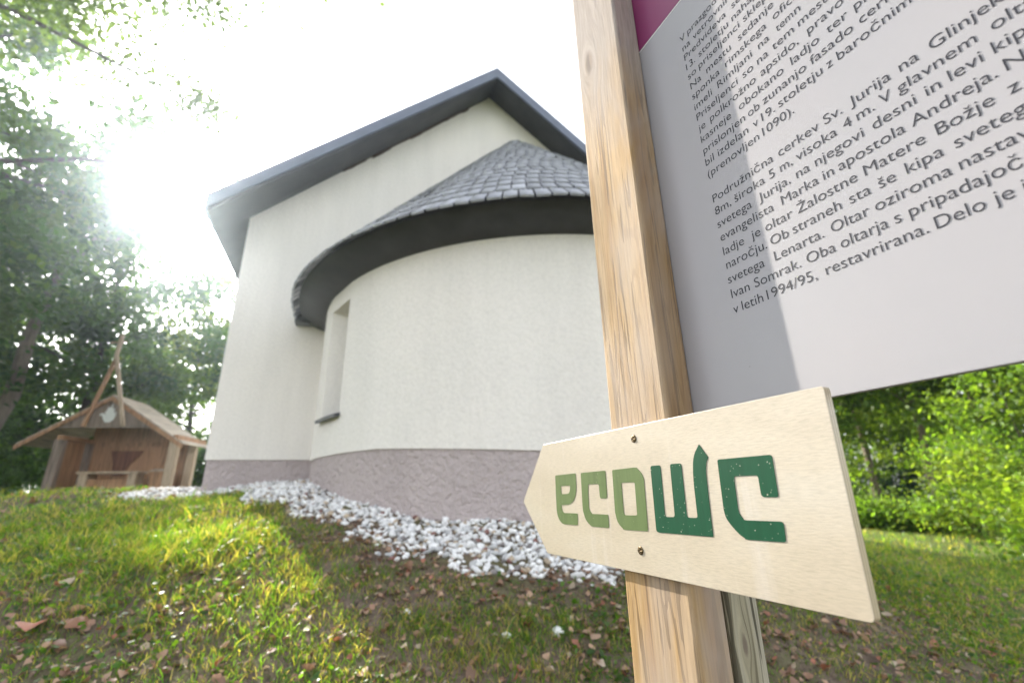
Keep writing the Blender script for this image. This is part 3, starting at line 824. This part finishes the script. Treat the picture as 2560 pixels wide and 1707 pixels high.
mb = MB(); mb.box(-.21, .21, -.12, .12, -.25, Zh(.49)); mb.build('body', MAT['hut_wood'], lec, bevel=.006)
mb = MB(); mb.add([(-.24, -.16, Zh(.491)), (.24, -.16, Zh(.491)), (.24, .15, Zh(.53)), (-.24, .15, Zh(.53)), (-.24, -.16, Zh(.515)), (.24, -.16, Zh(.515)), (.24, .15, Zh(.555)), (-.24, .15, Zh(.555))],
                  [(3, 2, 1, 0), (4, 5, 6, 7), (0, 1, 5, 4), (1, 2, 6, 5), (2, 3, 7, 6), (3, 0, 4, 7)]); mb.build('book_rest', MAT['hut_pale'], lec)

# ------------------------------------------------------------------ white pebbles round the church
def foot_dist(x, y):
    u = x * LA[0] + y * LA[1]; v = x * AX[0] + y * AX[1]
    da = np.where(v < CY, np.hypot(u - CX, v - CY) - AR, np.abs(u - CX) - AR)
    da = np.where(v > V0, 9, da)
    dx = np.maximum(np.maximum(UL - u, u - UR), 0); dy = np.maximum(V0 - v, 0)
    return np.minimum(da, np.hypot(dx, dy)), u, v
def gravel_edge(x, y):
    u = x * LA[0] + y * LA[1]
    return (.54 + (_vnoise(x * 1.3, y * 1.3, 21) - .5) * .4 + (_vnoise(x * 5, y * 5, 22) - .5) * .2) * np.clip(1 - (u - 1.9) * .9, .12, 1)
bmt = bmesh.new(); bmesh.ops.create_icosphere(bmt, subdivisions=1, radius=1.0)
ico_v = np.array([v.co[:] for v in bmt.verts]); ico_f = np.array([[v.index for v in f.verts] for f in bmt.faces]); bmt.free()
def pebbles(pts, rad, seed, lift=.25, sink=.5):
    g = np.random.default_rng(seed); n = len(pts)
    sc_ = g.uniform(.72, 1.25, (n, 3)) * rad[:, None]; sc_[:, 2] *= .68
    th = g.uniform(0, 6.283, n); tl_ = g.normal(0, .35, (n, 2))
    base = ico_v[None] * (1 + .13 * np.sin(ico_v[None, :, :] * g.uniform(1.5, 3, (n, 1, 3)) + g.uniform(0, 6, (n, 1, 3))).sum(2, keepdims=True) / 1.7)
    v = base * sc_[:, None, :]
    c, s = np.cos(th)[:, None], np.sin(th)[:, None]
    x = v[..., 0] * c - v[..., 1] * s; y = v[..., 0] * s + v[..., 1] * c; z = v[..., 2] + x * tl_[:, :1] + y * tl_[:, 1:]
    V = np.stack([x, y, z], 2) + pts[:, None, :]
    F = (ico_f[None] + (np.arange(n) * len(ico_v))[:, None, None]).reshape(-1, 3)
    kind = g.random(n)
    col = np.where((kind < .68)[:, None], np.array([.88, .87, .855]), np.where((kind < .84)[:, None], np.array([.55, .55, .55]), np.where((kind < .94)[:, None], np.array([.50, .40, .29]), np.array([.26, .235, .225]))))
    col = col * g.uniform(.8, 1.06, (n, 1)); col[(kind > .985)] = (.24, .12, .1)
    return V.reshape(-1, 3), F, np.repeat(col, len(ico_v), 0)
N_ = 190000
u_ = rng.uniform(-2.9, 5.2, N_); v_ = rng.uniform(1.4, 10.5, N_)
x_ = u_ * LA[0] + v_ * AX[0]; y_ = u_ * LA[1] + v_ * AX[1]
d_, _, _ = foot_dist(x_, y_)
ed = gravel_edge(x_, y_)
vis = (d_ > -.02) & (d_ < ed) & ((v_ < 6.2) | (u_ < UL))
keep = vis & (rng.random(N_) < np.clip((ed - d_) / .10, .10, 1) * .75)
x_, y_, d_ = x_[keep], y_[keep], d_[keep]
rad = rng.uniform(.010, .021, len(x_)) * np.where(rng.random(len(x_)) < .12, 1.35, 1)
zz = ground_z(x_, y_) + rad * .2 - .012 + .02 * rng.random(len(x_))
m = M('white_pebble', .6, .4); at = m.N('ShaderNodeAttribute', attribute_name='Col')
vn = m.ramp(m.noise(m.coord(), 40, 4), [(.3, .84), (.65, 1.03)])
m.color(m.mix(at.outputs['Color'], vn, 1.0, 'MULTIPLY'))
MAT['pebble'] = m.m
PV, PF, PC = pebbles(np.stack([x_, y_, zz], 1), rad, 8)
grv = link('gravel', arr_mesh('gravel', PV, [PF], PC, True), MAT['pebble'])
tag(grv, 'bed of white and grey pebbles round the foot of the church', 'gravel', None, 'stuff')

# ------------------------------------------------------------------ grass, weeds, leaf litter
def polar(n, a0, a1, r0, r1, p):
    a = rng.uniform(a0, a1, n); t = rng.random(n)
    r = (r0 ** p + t * (r1 ** p - r0 ** p)) ** (1 / p)
    return r * np.sin(a), r * np.cos(a), r
def in_gravel(x, y, pad=0.0):
    d, u, v = foot_dist(x, y); return d < gravel_edge(x, y) - .05 + pad
def blades(px, py, h, w, col, lean, seed):
    g = np.random.default_rng(seed); n = len(px)
    pz = ground_z(px, py) - .004
    a = g.uniform(0, 6.283, n); b = g.uniform(0, 6.283, n)
    lx, ly = np.cos(b) * lean * h, np.sin(b) * lean * h
    wx, wy = np.cos(a) * w * .5, np.sin(a) * w * .5
    V = np.empty((n, 7, 3))
    for k, (t, wf) in enumerate(((0, .8), (.38, 1.0), (.72, .7))):
        cx, cy, cz = px + lx * t ** 1.9, py + ly * t ** 1.9, pz + h * (t - .22 * lean * t ** 2)
        V[:, 2 * k] = np.stack([cx - wx * wf, cy - wy * wf, cz], 1); V[:, 2 * k + 1] = np.stack([cx + wx * wf, cy + wy * wf, cz], 1)
    V[:, 6] = np.stack([px + lx, py + ly, pz + h * (1 - .3 * lean)], 1)
    o = (np.arange(n) * 7)[:, None]
    f4 = np.concatenate([o + np.array([[0, 1, 3, 2]]), o + np.array([[2, 3, 5, 4]])]); f3 = o + np.array([[4, 5, 6]])
    return V.reshape(-1, 3), f4, f3, np.repeat(col, 7, 0)
def lush(x, y):
    """where the grass grows thick: 0 bare soil, 1 full"""
    n = _vnoise(x * 1.15 + 5, y * 1.15, 31) * .6 + _vnoise(x * 3.1, y * 3.1 + 9, 32) * .4
    b = np.clip((n - .38) * 3.2, 0, 1)
    hot = np.exp(-(((x + 1.7) / .55) ** 2 + ((y - 2.55) / .7) ** 2)) + .9 * np.exp(-(((x + .95) / .3) ** 2 + ((y - 2.1) / .45) ** 2)) + .7 * np.exp(-(((x + 2.9) / .9) ** 2 + ((y - 3.4) / .9) ** 2))
    b = np.clip(b + hot, 0, 1.25)
    b = np.maximum(b, np.clip((np.hypot(x, y) - 4.2) / 2.0, 0, .95))
    b = np.maximum(b, np.where(x > 1.2, np.clip((x - .8) * .35, 0, .8), 0))
    return b
GV, G4, G3, GC = [], [], [], []
off = 0
for (n_t, per, r0, r1, p_, hs_) in ((17000, 13, .9, 4.4, 1.1, .56), (13000, 10, 3.6, 9.0, 1.2, .8), (8000, 8, 8.0, 24.0, 1.3, 1.4)):
    tx, ty, tr_ = polar(n_t, R(-68), R(62), r0, r1, p_)
    L = lush(tx, ty)
    k = (rng.random(n_t) < .42 + .58 * L) & ~in_gravel(tx, ty, .06)
    tx, ty, tr_, L = tx[k], ty[k], tr_[k], L[k]
    tn = len(tx)
    th = rng.uniform(.035, .085, tn) * (.55 + .75 * L) * hs_ * np.where(rng.random(tn) < .06, 1.7, 1)
    hot = np.exp(-(((tx + 1.7) / .5) ** 2 + ((ty - 2.55) / .6) ** 2)); th *= 1 + .9 * hot
    base = np.array([(.100, .165, .036), (.125, .185, .040), (.074, .142, .040), (.175, .180, .062), (.27, .215, .12)])
    bi = rng.choice(5, tn, p=[.33, .25, .24, .12, .06])
    cx = np.repeat(tx, per) + rng.normal(0, .022, tn * per) * np.repeat(1 + tr_ * .12, per)
    cy = np.repeat(ty, per) + rng.normal(0, .022, tn * per) * np.repeat(1 + tr_ * .12, per)
    hh = np.repeat(th, per) * rng.uniform(.45, 1.25, tn * per)
    ww = rng.uniform(.0016, .0036, tn * per) * np.repeat(1 + tr_ * .16, per)
    cc = base[np.repeat(bi, per)] * rng.uniform(.7, 1.3, (tn * per, 1))
    dry = rng.random(tn * per) < .22; cc[dry] = np.array([.36, .28, .165]) * rng.uniform(.7, 1.2, (dry.sum(), 1))
    v, f4, f3, c4 = blades(cx, cy, hh, ww, cc, rng.uniform(.15, 1.25, tn * per), int(r0 * 10))
    GV.append(v); G4.append(f4 + off); G3.append(f3 + off); GC.append(c4); off += len(v)
gr_o = link('grass', arr_mesh('grass', np.concatenate(GV), [np.concatenate(G4), np.concatenate(G3)], np.concatenate(GC)), MAT['grass'])
tag(gr_o, 'patchy green and straw coloured grass on the slope', 'grass', None, 'stuff')

def leaf_shapes(px, py, pz, size, col, seed, curl=.5, flat=.35, aspect=.55):
    """bent pointed leaves, 8 vertices each"""
    g = np.random.default_rng(seed); n = len(px)
    prof = np.array([(0, 0), (.28, .42), (.62, .46), (1.0, 0), (.62, -.46), (.28, -.42), (.28, 0), (.62, 0)])
    x = (prof[None, :, 0] - .5) * size[:, None]; y = prof[None, :, 1] * size[:, None] * aspect * 2 * g.uniform(.8, 1.15, (n, 1))
    cu_ = g.normal(0, curl, (n, 1)); cv = g.normal(curl * .6, curl, (n, 1))
    z = cu_ * x * x / size[:, None] * 1.6 + cv * np.abs(y) * .9
    rx, ry, rz = g.normal(0, flat, n), g.normal(0, flat, n), g.uniform(0, 6.283, n)
    y, z = y * np.cos(rx)[:, None] - z * np.sin(rx)[:, None], y * np.sin(rx)[:, None] + z * np.cos(rx)[:, None]
    x, z = x * np.cos(ry)[:, None] + z * np.sin(ry)[:, None], -x * np.sin(ry)[:, None] + z * np.cos(ry)[:, None]
    x, y = x * np.cos(rz)[:, None] - y * np.sin(rz)[:, None], x * np.sin(rz)[:, None] + y * np.cos(rz)[:, None]
    V = np.stack([x + px[:, None], y + py[:, None], z + pz[:, None]], 2)
    o = (np.arange(n) * 8)[:, None]
    f4 = np.concatenate([o + np.array([[6, 7, 2, 1]]), o + np.array([[7, 6, 5, 4]])])
    f3 = np.concatenate([o + np.array([[0, 6, 1]]), o + np.array([[0, 5, 6]]), o + np.array([[7, 3, 2]]), o + np.array([[7, 4, 3]])])
    return V.reshape(-1, 3), f4, f3, np.repeat(col, 8, 0)
n_ = 26000
lx_, ly_, lr_ = polar(n_, R(-66), R(62), .9, 9.0, .8)
k = ~in_gravel(lx_, ly_, -.05) & (rng.random(n_) < np.clip(1.15 - lush(lx_, ly_) * .6, .25, 1)) & (_vnoise(lx_ * 2, ly_ * 2, 44) > .2)
lx_, ly_, lr_ = lx_[k], ly_[k], lr_[k]
lc = np.array([(.32, .19, .13), (.43, .28, .19), (.23, .14, .095), (.52, .41, .31), (.36, .15, .095)])[rng.choice(5, len(lx_), p=[.32, .26, .22, .12, .08])] * rng.uniform(.7, 1.25, (len(lx_), 1))
v, f4, f3, c4 = leaf_shapes(lx_, ly_, ground_z(lx_, ly_) + rng.uniform(.004, .02, len(lx_)), rng.uniform(.010, .030, len(lx_)) * (1 + lr_ * .06) * np.where(rng.random(len(lx_)) < .06, 1.7, 1), lc, 51, .45, .4)
lit = link('leaf_litter', arr_mesh('leaf_litter', v, [f4, f3], c4), MAT['litter'])
tag(lit, 'scattered dry brown leaves lying in the grass', 'leaf litter', None, 'stuff')
n_ = 34000                                   # small broad-leaved weeds between the grass
lx_, ly_, lr_ = polar(n_, R(-66), R(62), .9, 9.0, .95)
k = ~in_gravel(lx_, ly_, .03) & (_vnoise(lx_ * 1.9 + 3, ly_ * 1.9, 61) > .42)
lx_, ly_, lr_ = lx_[k], ly_[k], lr_[k]
lc = np.array([(.045, .10, .025), (.065, .13, .03), (.09, .15, .04)])[rng.choice(3, len(lx_))] * rng.uniform(.7, 1.25, (len(lx_), 1))
v, f4, f3, c4 = leaf_shapes(lx_, ly_, ground_z(lx_, ly_) + rng.uniform(.006, .04, len(lx_)), rng.uniform(.007, .022, len(lx_)) * (1 + lr_ * .06), lc, 52, .25, .45, .7)
wd_ = link('ground_weeds', arr_mesh('ground_weeds', v, [f4, f3], c4), MAT['grass'])
tag(wd_, 'low broad-leaved weeds growing among the grass', 'ground cover', None, 'stuff')
n_ = 40000                                   # soil crumbs and small stones
lx_, ly_, lr_ = polar(n_, R(-66), R(62), .8, 5.0, 1.0)
k = ~in_gravel(lx_, ly_, -.02) & (lush(lx_, ly_) < .55)
lx_, ly_ = lx_[k], ly_[k]
tet = np.array([(1, 0, -.4), (-.5, .87, -.4), (-.5, -.87, -.4), (.1, .1, .8)])
sz = rng.uniform(.003, .009, len(lx_)); rz = rng.uniform(0, 6.28, len(lx_))
tv = tet[None] * sz[:, None, None] * rng.uniform(.7, 1.4, (len(lx_), 4, 1))
tvx = tv[..., 0] * np.cos(rz)[:, None] - tv[..., 1] * np.sin(rz)[:, None]; tvy = tv[..., 0] * np.sin(rz)[:, None] + tv[..., 1] * np.cos(rz)[:, None]
tv = np.stack([tvx + lx_[:, None], tvy + ly_[:, None], tv[..., 2] + ground_z(lx_, ly_)[:, None]], 2).reshape(-1, 3)
o4 = (np.arange(len(lx_)) * 4)[:, None]
tf = np.concatenate([o4 + np.array([[0, 1, 3]]), o4 + np.array([[1, 2, 3]]), o4 + np.array([[2, 0, 3]])])
cr_o = link('soil_crumbs', arr_mesh('soil_crumbs', tv, [tf], np.repeat(np.array([(.10, .075, .058)]) * rng.uniform(.4, 1.9, (len(lx_), 1)) * np.where(rng.random((len(lx_), 1)) < .04, 3.0, 1), 4, 0)), MAT['litter'])
tag(cr_o, 'dark crumbs of soil on the bare patches of the slope', 'soil', None, 'stuff')

# single leaves and stray stones one can pick out
def single_leaf(x, y, size, c, label, seed):
    v, f4, f3, c4 = leaf_shapes(np.zeros(1), np.zeros(1), np.zeros(1), np.array([size]), np.array([c]), seed, .5, .25, .5)
    o = link('fallen_leaf', arr_mesh('fallen_leaf', v, [f4, f3], c4, True), MAT['litter'])
    o.location = (x, y, gz(x, y) + .04)
    tag(o, label, 'leaf', 'large dry leaves on the slope')
def stray(x, y, r, label, seed):
    v, f, c = pebbles(np.zeros((1, 3)), np.array([r]), seed)
    c[:] = (.8, .79, .78)
    o = link('stray_pebble', arr_mesh('stray_pebble', v, [f], c, True), MAT['pebble'])
    o.location = (x, y, gz(x, y) + r * .45)
    tag(o, label, 'pebble', 'stray white pebbles in the grass')
SINGLES = True

# ------------------------------------------------------------------ trees
def tube(path, radii, sides=8):
    path = [Vector(p) for p in path]
    V, F = [], []
    for i, (p, r) in enumerate(zip(path, radii)):
        d = (path[min(i + 1, len(path) - 1)] - path[max(i - 1, 0)]).normalized()
        a = d.cross(Vector((.31, .95, .05))).normalized(); b = d.cross(a)
        for k in range(sides):
            t = 2 * math.pi * k / sides; V.append(p + a * (r * math.cos(t)) + b * (r * math.sin(t)))
    for i in range(len(path) - 1):
        for k in range(sides):
            F.append((i * sides + k, i * sides + (k + 1) % sides, (i + 1) * sides + (k + 1) % sides, (i + 1) * sides + k))
    return V, F
CLEAR = []                                   # (point, radius): no leaf hangs in the sun's path to it
def leafcloud(cent, sig, per, size, palette, seed, base, droop=.5, zmin=None, cut=None):
    g = np.random.default_rng(seed); n = len(cent) * per
    ci = np.repeat(np.arange(len(cent)), per)
    d = g.normal(0, 1, (n, 3)); d[:, 2] *= .55
    p = cent[ci] + d * sig[ci][:, None]
    if zmin is not None: p[:, 2] = np.where(p[:, 2] < zmin, zmin + g.random(n) * .5, p[:, 2])
    ok = np.ones(n, bool)
    wp = p + np.array(base)
    s = np.array(SUN)
    for q_, r_ in CLEAR:
        rel = wp - np.array(q_); t = rel @ s
        dd = np.linalg.norm(rel - t[:, None] * s, axis=1)
        ok &= ~((dd < r_ * g.uniform(.6, 1.25, n)) & (t > 0))
    # keep leaves out of the shelter
    hl = wp - np.array((hx, hy, hz)); ca_, sa_ = math.cos(AZH), math.sin(AZH)
    lx_h = hl[:, 0] * ca_ - hl[:, 1] * sa_; ly_h = hl[:, 0] * sa_ + hl[:, 1] * ca_
    ok &= ~((np.abs(lx_h) < 2.3) & (ly_h > -1.2) & (ly_h < 1.9) & (hl[:, 2] < 3.2))
    if cut is not None: ok &= cut(wp, g)
    p, ci = p[ok], ci[ok]; n = len(p)
    az = g.uniform(0, 6.283, n); ti = g.normal(-droop, .5, n)
    L = np.stack([np.cos(az) * np.cos(ti), np.sin(az) * np.cos(ti), np.sin(ti)], 1)
    up = np.stack([g.normal(0, .5, n), g.normal(0, .5, n), np.ones(n)], 1)
    Wd = np.cross(L, up); Wd /= np.linalg.norm(Wd, axis=1)[:, None] + 1e-9
    sz = size * g.uniform(.55, 1.4, n)
    nn = np.cross(Wd, L) * (sz * .14)[:, None]
    V = np.stack([p - L * (sz * .5)[:, None], p + Wd * (sz * .34)[:, None] + nn, p + L * (sz * .55)[:, None], p - Wd * (sz * .34)[:, None] + nn], 1)
    pal = np.array(palette)
    cb = g.uniform(.72, 1.25, len(cent)); ck = g.choice(len(pal), len(cent))
    col = pal[ck[ci]] * cb[ci][:, None] * g.uniform(.75, 1.25, (n, 1))
    o4 = (np.arange(n) * 4)[:, None]
    return V.reshape(-1, 3), o4 + np.array([[0, 1, 2, 3]]), np.repeat(col, 4, 0)
GREEN = [(.050, .110, .030), (.068, .135, .034), (.036, .088, .030), (.085, .150, .036)]
YELLOWISH = [(.105, .165, .026), (.13, .185, .028), (.085, .14, .028), (.15, .195, .04)]
FRESH = [(.115, .195, .032), (.145, .215, .036), (.095, .165, .032), (.18, .23, .05)]
def tree(name, label, x, y, h, cr, cb, ncl, per, size, seed, tr=.18, lean=(0, 0), pal=GREEN, matb='bark', squash=1.0, coff=(0, 0), group=None, cut=None, zmin=None, sig=.42, cat='tree', limbs=14, shell=.45):
    g = np.random.default_rng(seed)
    z0 = gz(x, y) - .15
    t = empty(name, (x, y, z0), 0, label, cat, group)
    top = Vector((lean[0], lean[1], h * .93))
    path = []
    for i in range(8):
        f = i / 7
        path.append(Vector((top.x * f ** 1.3 + g.normal(0, .012 * h) * (0 < i < 7), top.y * f ** 1.3 + g.normal(0, .012 * h) * (0 < i < 7), top.z * f)))
    V, F = tube(path, [tr * (1.25 if i == 0 else 1) * (1 - .88 * i / 7) for i in range(8)], 9)
    cz = (cb + h) / 2; hz_ = (h - cb) / 2
    # cluster centres in an uneven ellipsoid, denser towards the outside
    dirs = g.normal(0, 1, (ncl, 3)); dirs /= np.linalg.norm(dirs, axis=1)[:, None]
    rad_ = g.random(ncl) ** shell
    lump = 1 + .22 * np.sin(dirs[:, 0] * 4 + seed) * np.cos(dirs[:, 1] * 3.3 + seed * 2) + .16 * np.sin(dirs[:, 2] * 6 + seed)
    cen = dirs * (rad_ * lump)[:, None] * np.array([cr, cr, hz_])
    nar = np.clip(1 - np.clip(cen[:, 2] / hz_, 0, 1) ** 1.5 * .45, .3, 1)
    cen[:, :2] *= nar[:, None]
    f_ = np.clip((cen[:, 2] + cz) / h, 0, 1)
    cen[:, 0] += coff[0] + top.x * f_; cen[:, 1] += coff[1] + top.y * f_; cen[:, 2] += cz
    mbv, mbf = list(V), list(F)
    for i in g.choice(ncl, min(limbs, ncl), replace=False):
        e = Vector(cen[i]); zf = max(.15, min(.9, (e.z - .35 * math.hypot(e.x, e.y)) / top.z))
        k_ = zf * 7; j = min(6, int(k_)); s0 = path[j].lerp(path[j + 1], k_ - j)
        mid = s0.lerp(e, .5) + Vector((0, 0, .08 * (e - s0).length))
        r0 = tr * (1 - .88 * zf) * .5 + .01
        a, b = tube([s0, mid, e], [r0, r0 * .6, r0 * .18], 6)
        o_ = len(mbv); mbv += a; mbf += [tuple(q + o_ for q in f) for f in b]
    mb = MB(); mb.v = [tuple(v) for v in mbv]; mb.f = mbf
    mb.build('trunk', MAT[matb], t, smooth=True)
    sg = g.uniform(.6, 1.35, ncl) * sig
    v, f, c = leafcloud(cen, sg, per, size, pal, seed + 1, (x, y, z0), zmin=zmin, cut=cut)
    link('crown', arr_mesh('crown', v, [f], c), MAT['leaf'], t)
    return t
def pol(az, d): return d * math.sin(R(az)), d * math.cos(R(az))
CLEAR += [((.25, .3, CZ + .4), 1.15), ((-1.55, 2.55, CZ - .15), .38), ((-.95, 2.0, CZ - .3), .22), ((-1.25, 2.9, CZ - .1), .25)]
tree('beech_tree', 'tall spreading dark green tree left of the wooden shelter, nearest the meadow', *pol(-60, 14.5), 13.5, 4.6, 2.6, 150, 190, .17, 101, .26, group='trees behind the wooden shelter', cat='tree', limbs=22)
tree('beech_tree', 'broad leafy tree standing right behind the roof poles of the shelter', *pol(-44, 20), 10.8, 3.4, 1.2, 115, 170, .19, 102, .2, group='trees behind the wooden shelter', limbs=16)
tree('slender_tree', 'slim open-crowned tree between the shelter and the church corner', *pol(-35.5, 22), 10.0, 2.6, 1.2, 60, 150, .18, 103, .13, pal=FRESH, group='trees behind the wooden shelter', limbs=14)
tree('overhanging_tree', 'light green tree whose top branches hang into the upper left of the view', *pol(-74, 8.0), 11.0, 2.9, 5.6, 90, 330, .085, 104, .2, pal=[(.085, .13, .045), (.10, .145, .05), (.07, .11, .04)], coff=(1.25, 1.2), group='trees behind the wooden shelter', limbs=18, sig=.36)  # leaf greens paled in the palette to imitate glare near the sun
tree('beech_tree', 'dark tree farther back on the left, its crown above the shelter roof', *pol(-51, 25), 12.5, 4.0, 2.6, 80, 140, .22, 105, .2, group='trees behind the wooden shelter')
tree('beech_tree', 'farthest dark tree behind the shelter, half hidden by the others', *pol(-39, 31), 11.0, 3.6, 1.5, 60, 120, .25, 106, .2, group='trees behind the wooden shelter')
tree('beech_tree', 'tall tree at the left edge of the view behind the nearest one', *pol(-60, 22), 16, 5.0, 2.0, 120, 150, .24, 107, .25, group='trees behind the wooden shelter')
tree('beech_tree', 'low dense young tree filling the gap left of the shelter roof', *pol(-47.5, 25), 6.0, 2.4, .2, 60, 130, .2, 110, .14, group='trees behind the wooden shelter', zmin=.1)
tree('leaning_tree', 'tree with a bare brown trunk leaning right at the left edge behind the shelter', *pol(-49.5, 18.5), 12.5, 2.6, 6.5, 60, 140, .18, 109, .24, lean=(1.6, -.4), matb='bark_pale', group='trees behind the wooden shelter')
for i, (a, d, h, r, lb) in enumerate(((-50.0, 21.5, 2.8, 1.6, 'low dark bush at the left edge beside the shelter'), (-48.5, 22.5, 3.4, 1.5, 'dark bush behind the left post of the shelter'), (-34.0, 19.5, 2.8, 1.2, 'leafy bush behind the shelter next to the church corner'))):
    tree('bush', lb, *pol(a, d), h, r, .1, 34, 150, .13, 120 + i, .05, group='bushes round the wooden shelter', cat='bush', limbs=8, sig=.34, zmin=.05)
# right-hand wood
R_ = [(33, 17, 9, 2.4, .6, 'leafy tree behind the right edge of the arrow sign'), (37, 19, 11, 2.6, 1.2, 'tall thin-stemmed tree in the middle of the right-hand wood'), (41.5, 18, 10, 2.6, .8, 'dense tree in the right-hand wood beneath the board edge'),
      (46, 20, 11, 2.8, .6, 'tree at the right edge of the wood behind the bright bushes'), (50, 17, 10, 2.8, .8, 'outermost tree of the right-hand wood'), 
      (35, 26, 12, 3.2, .5, 'farther tree closing the gap left of the thin stems'), (43.5, 27, 12, 3.4, .5, 'farther tree closing the gap right of the thin stems')]
for i, (a, d, h, r, b, lb) in enumerate(R_):
    tree('woodland_tree', lb, *pol(a, d), h, r, b + 1.2 * (i % 2 == 0), 85, 130, .16, 140 + i, .11, pal=FRESH if i in (2, 3, 6) else YELLOWISH, matb='bark_pale', group='trees of the right-hand wood', limbs=10)
for i, (a, d, h, r, lb) in enumerate(((47.5, 11.5, 3.0, 1.3, 'bright yellow-green bush at the right edge, tallest of the sunny bushes'), (43.5, 13.0, 1.9, .9, 'rounded sunlit bush left of the tallest bright bush'), (49.5, 9.5, 1.5, .9, 'dark low bush at the right edge in front of the bright ones'),
                                    (36.0, 14.5, .75, .8, 'low bright tussock at the edge of the lawn beside the arrow sign'), (40.0, 14.5, .7, .9, 'low bright weeds along the lawn edge under the dark hollow'))):
    tree('bush', lb, *pol(a, d), h, r, .02, 40, 130, .085, 160 + i, .03, pal=FRESH, group='bushes along the lawn edge', cat='bush', limbs=8, sig=.26, zmin=.03)
# distant wood on both sides, reads as one mass
def wood_mass(name, label, azs, d0, d1, h, n, seed, pal):
    g = np.random.default_rng(seed)
    a = R(1) * g.uniform(azs[0], azs[1], n); d = g.uniform(d0, d1, n)
    cen = np.stack([d * np.sin(a), d * np.cos(a), CZ - .8 + g.random(n) * h * (1 + .25 * np.sin(a * 23 + seed))], 1)
    v, f, c = leafcloud(cen, g.uniform(.5, 1.1, n), 60, .34, pal, seed + 1, (0, 0, 0))
    o = link(name, arr_mesh(name, v, [f], c), MAT['leaf'])
    tag(o, label, 'wood', None, 'stuff')
wood_mass('distant_wood', 'far green wood behind the lawn on the right', (22, 66), 31, 38, 11, 900, 201, GREEN)
wood_mass('distant_wood', 'far dark wood behind the wooden shelter on the left', (-80, -26), 38, 46, 4.6, 620, 203, GREEN)

# ------------------------------------------------------------------ strays
for i, (x, y, s_, c, lb) in enumerate(((-1.806, 1.907, .10, (.36, .12, .06), 'large reddish curled dry leaf at the lower left edge of the slope'), (-1.66, 1.945, .10, (.30, .15, .09), 'long brown dry leaf just right of the reddish one'),
                                       (-1.62, 1.82, .06, (.20, .10, .06), 'small dark brown dry leaf below the long brown one'), (.28, 1.9, .05, (.40, .27, .19), 'pale dry leaf in the middle of the slope left of the post'))):
    single_leaf(x, y, s_, c, lb, 300 + i)
for i, (x, y, r, lb) in enumerate(((.148, 1.939, .022, 'white stray pebble in the grass left of the post, the one nearest the post'), (-.043, 1.91, .019, 'white stray pebble in the grass straight below the tip of the arrow sign'), (-.444, 2.046, .015, 'small white stray pebble on dark soil just below the gravel edge'))):
    stray(x, y, r, lb, 310 + i)

# ------------------------------------------------------------------ scattering volume added to imitate lens glare round the sun
mb = MB(); mb.box(-70, 70, -20, 75, -4.0, 34.0)
hm = bpy.data.materials.new('glare_air'); hm.use_nodes = True
for n_ in list(hm.node_tree.nodes):
    if n_.type == 'BSDF_PRINCIPLED': hm.node_tree.nodes.remove(n_)
pv = hm.node_tree.nodes.new('ShaderNodeVolumePrincipled')
pv.inputs['Color'].default_value = (.74, .87, 1.0, 1)
pv.inputs['Density'].default_value = .0028
pv.inputs['Anisotropy'].default_value = .88
hm.node_tree.links.new(pv.outputs[0], hm.node_tree.nodes['Material Output'].inputs['Volume'])
hz_o = mb.build('glare_volume', hm)
tag(hz_o, 'thin scattering air added to imitate lens glare round the low sun', 'glare_volume', None, 'stuff')
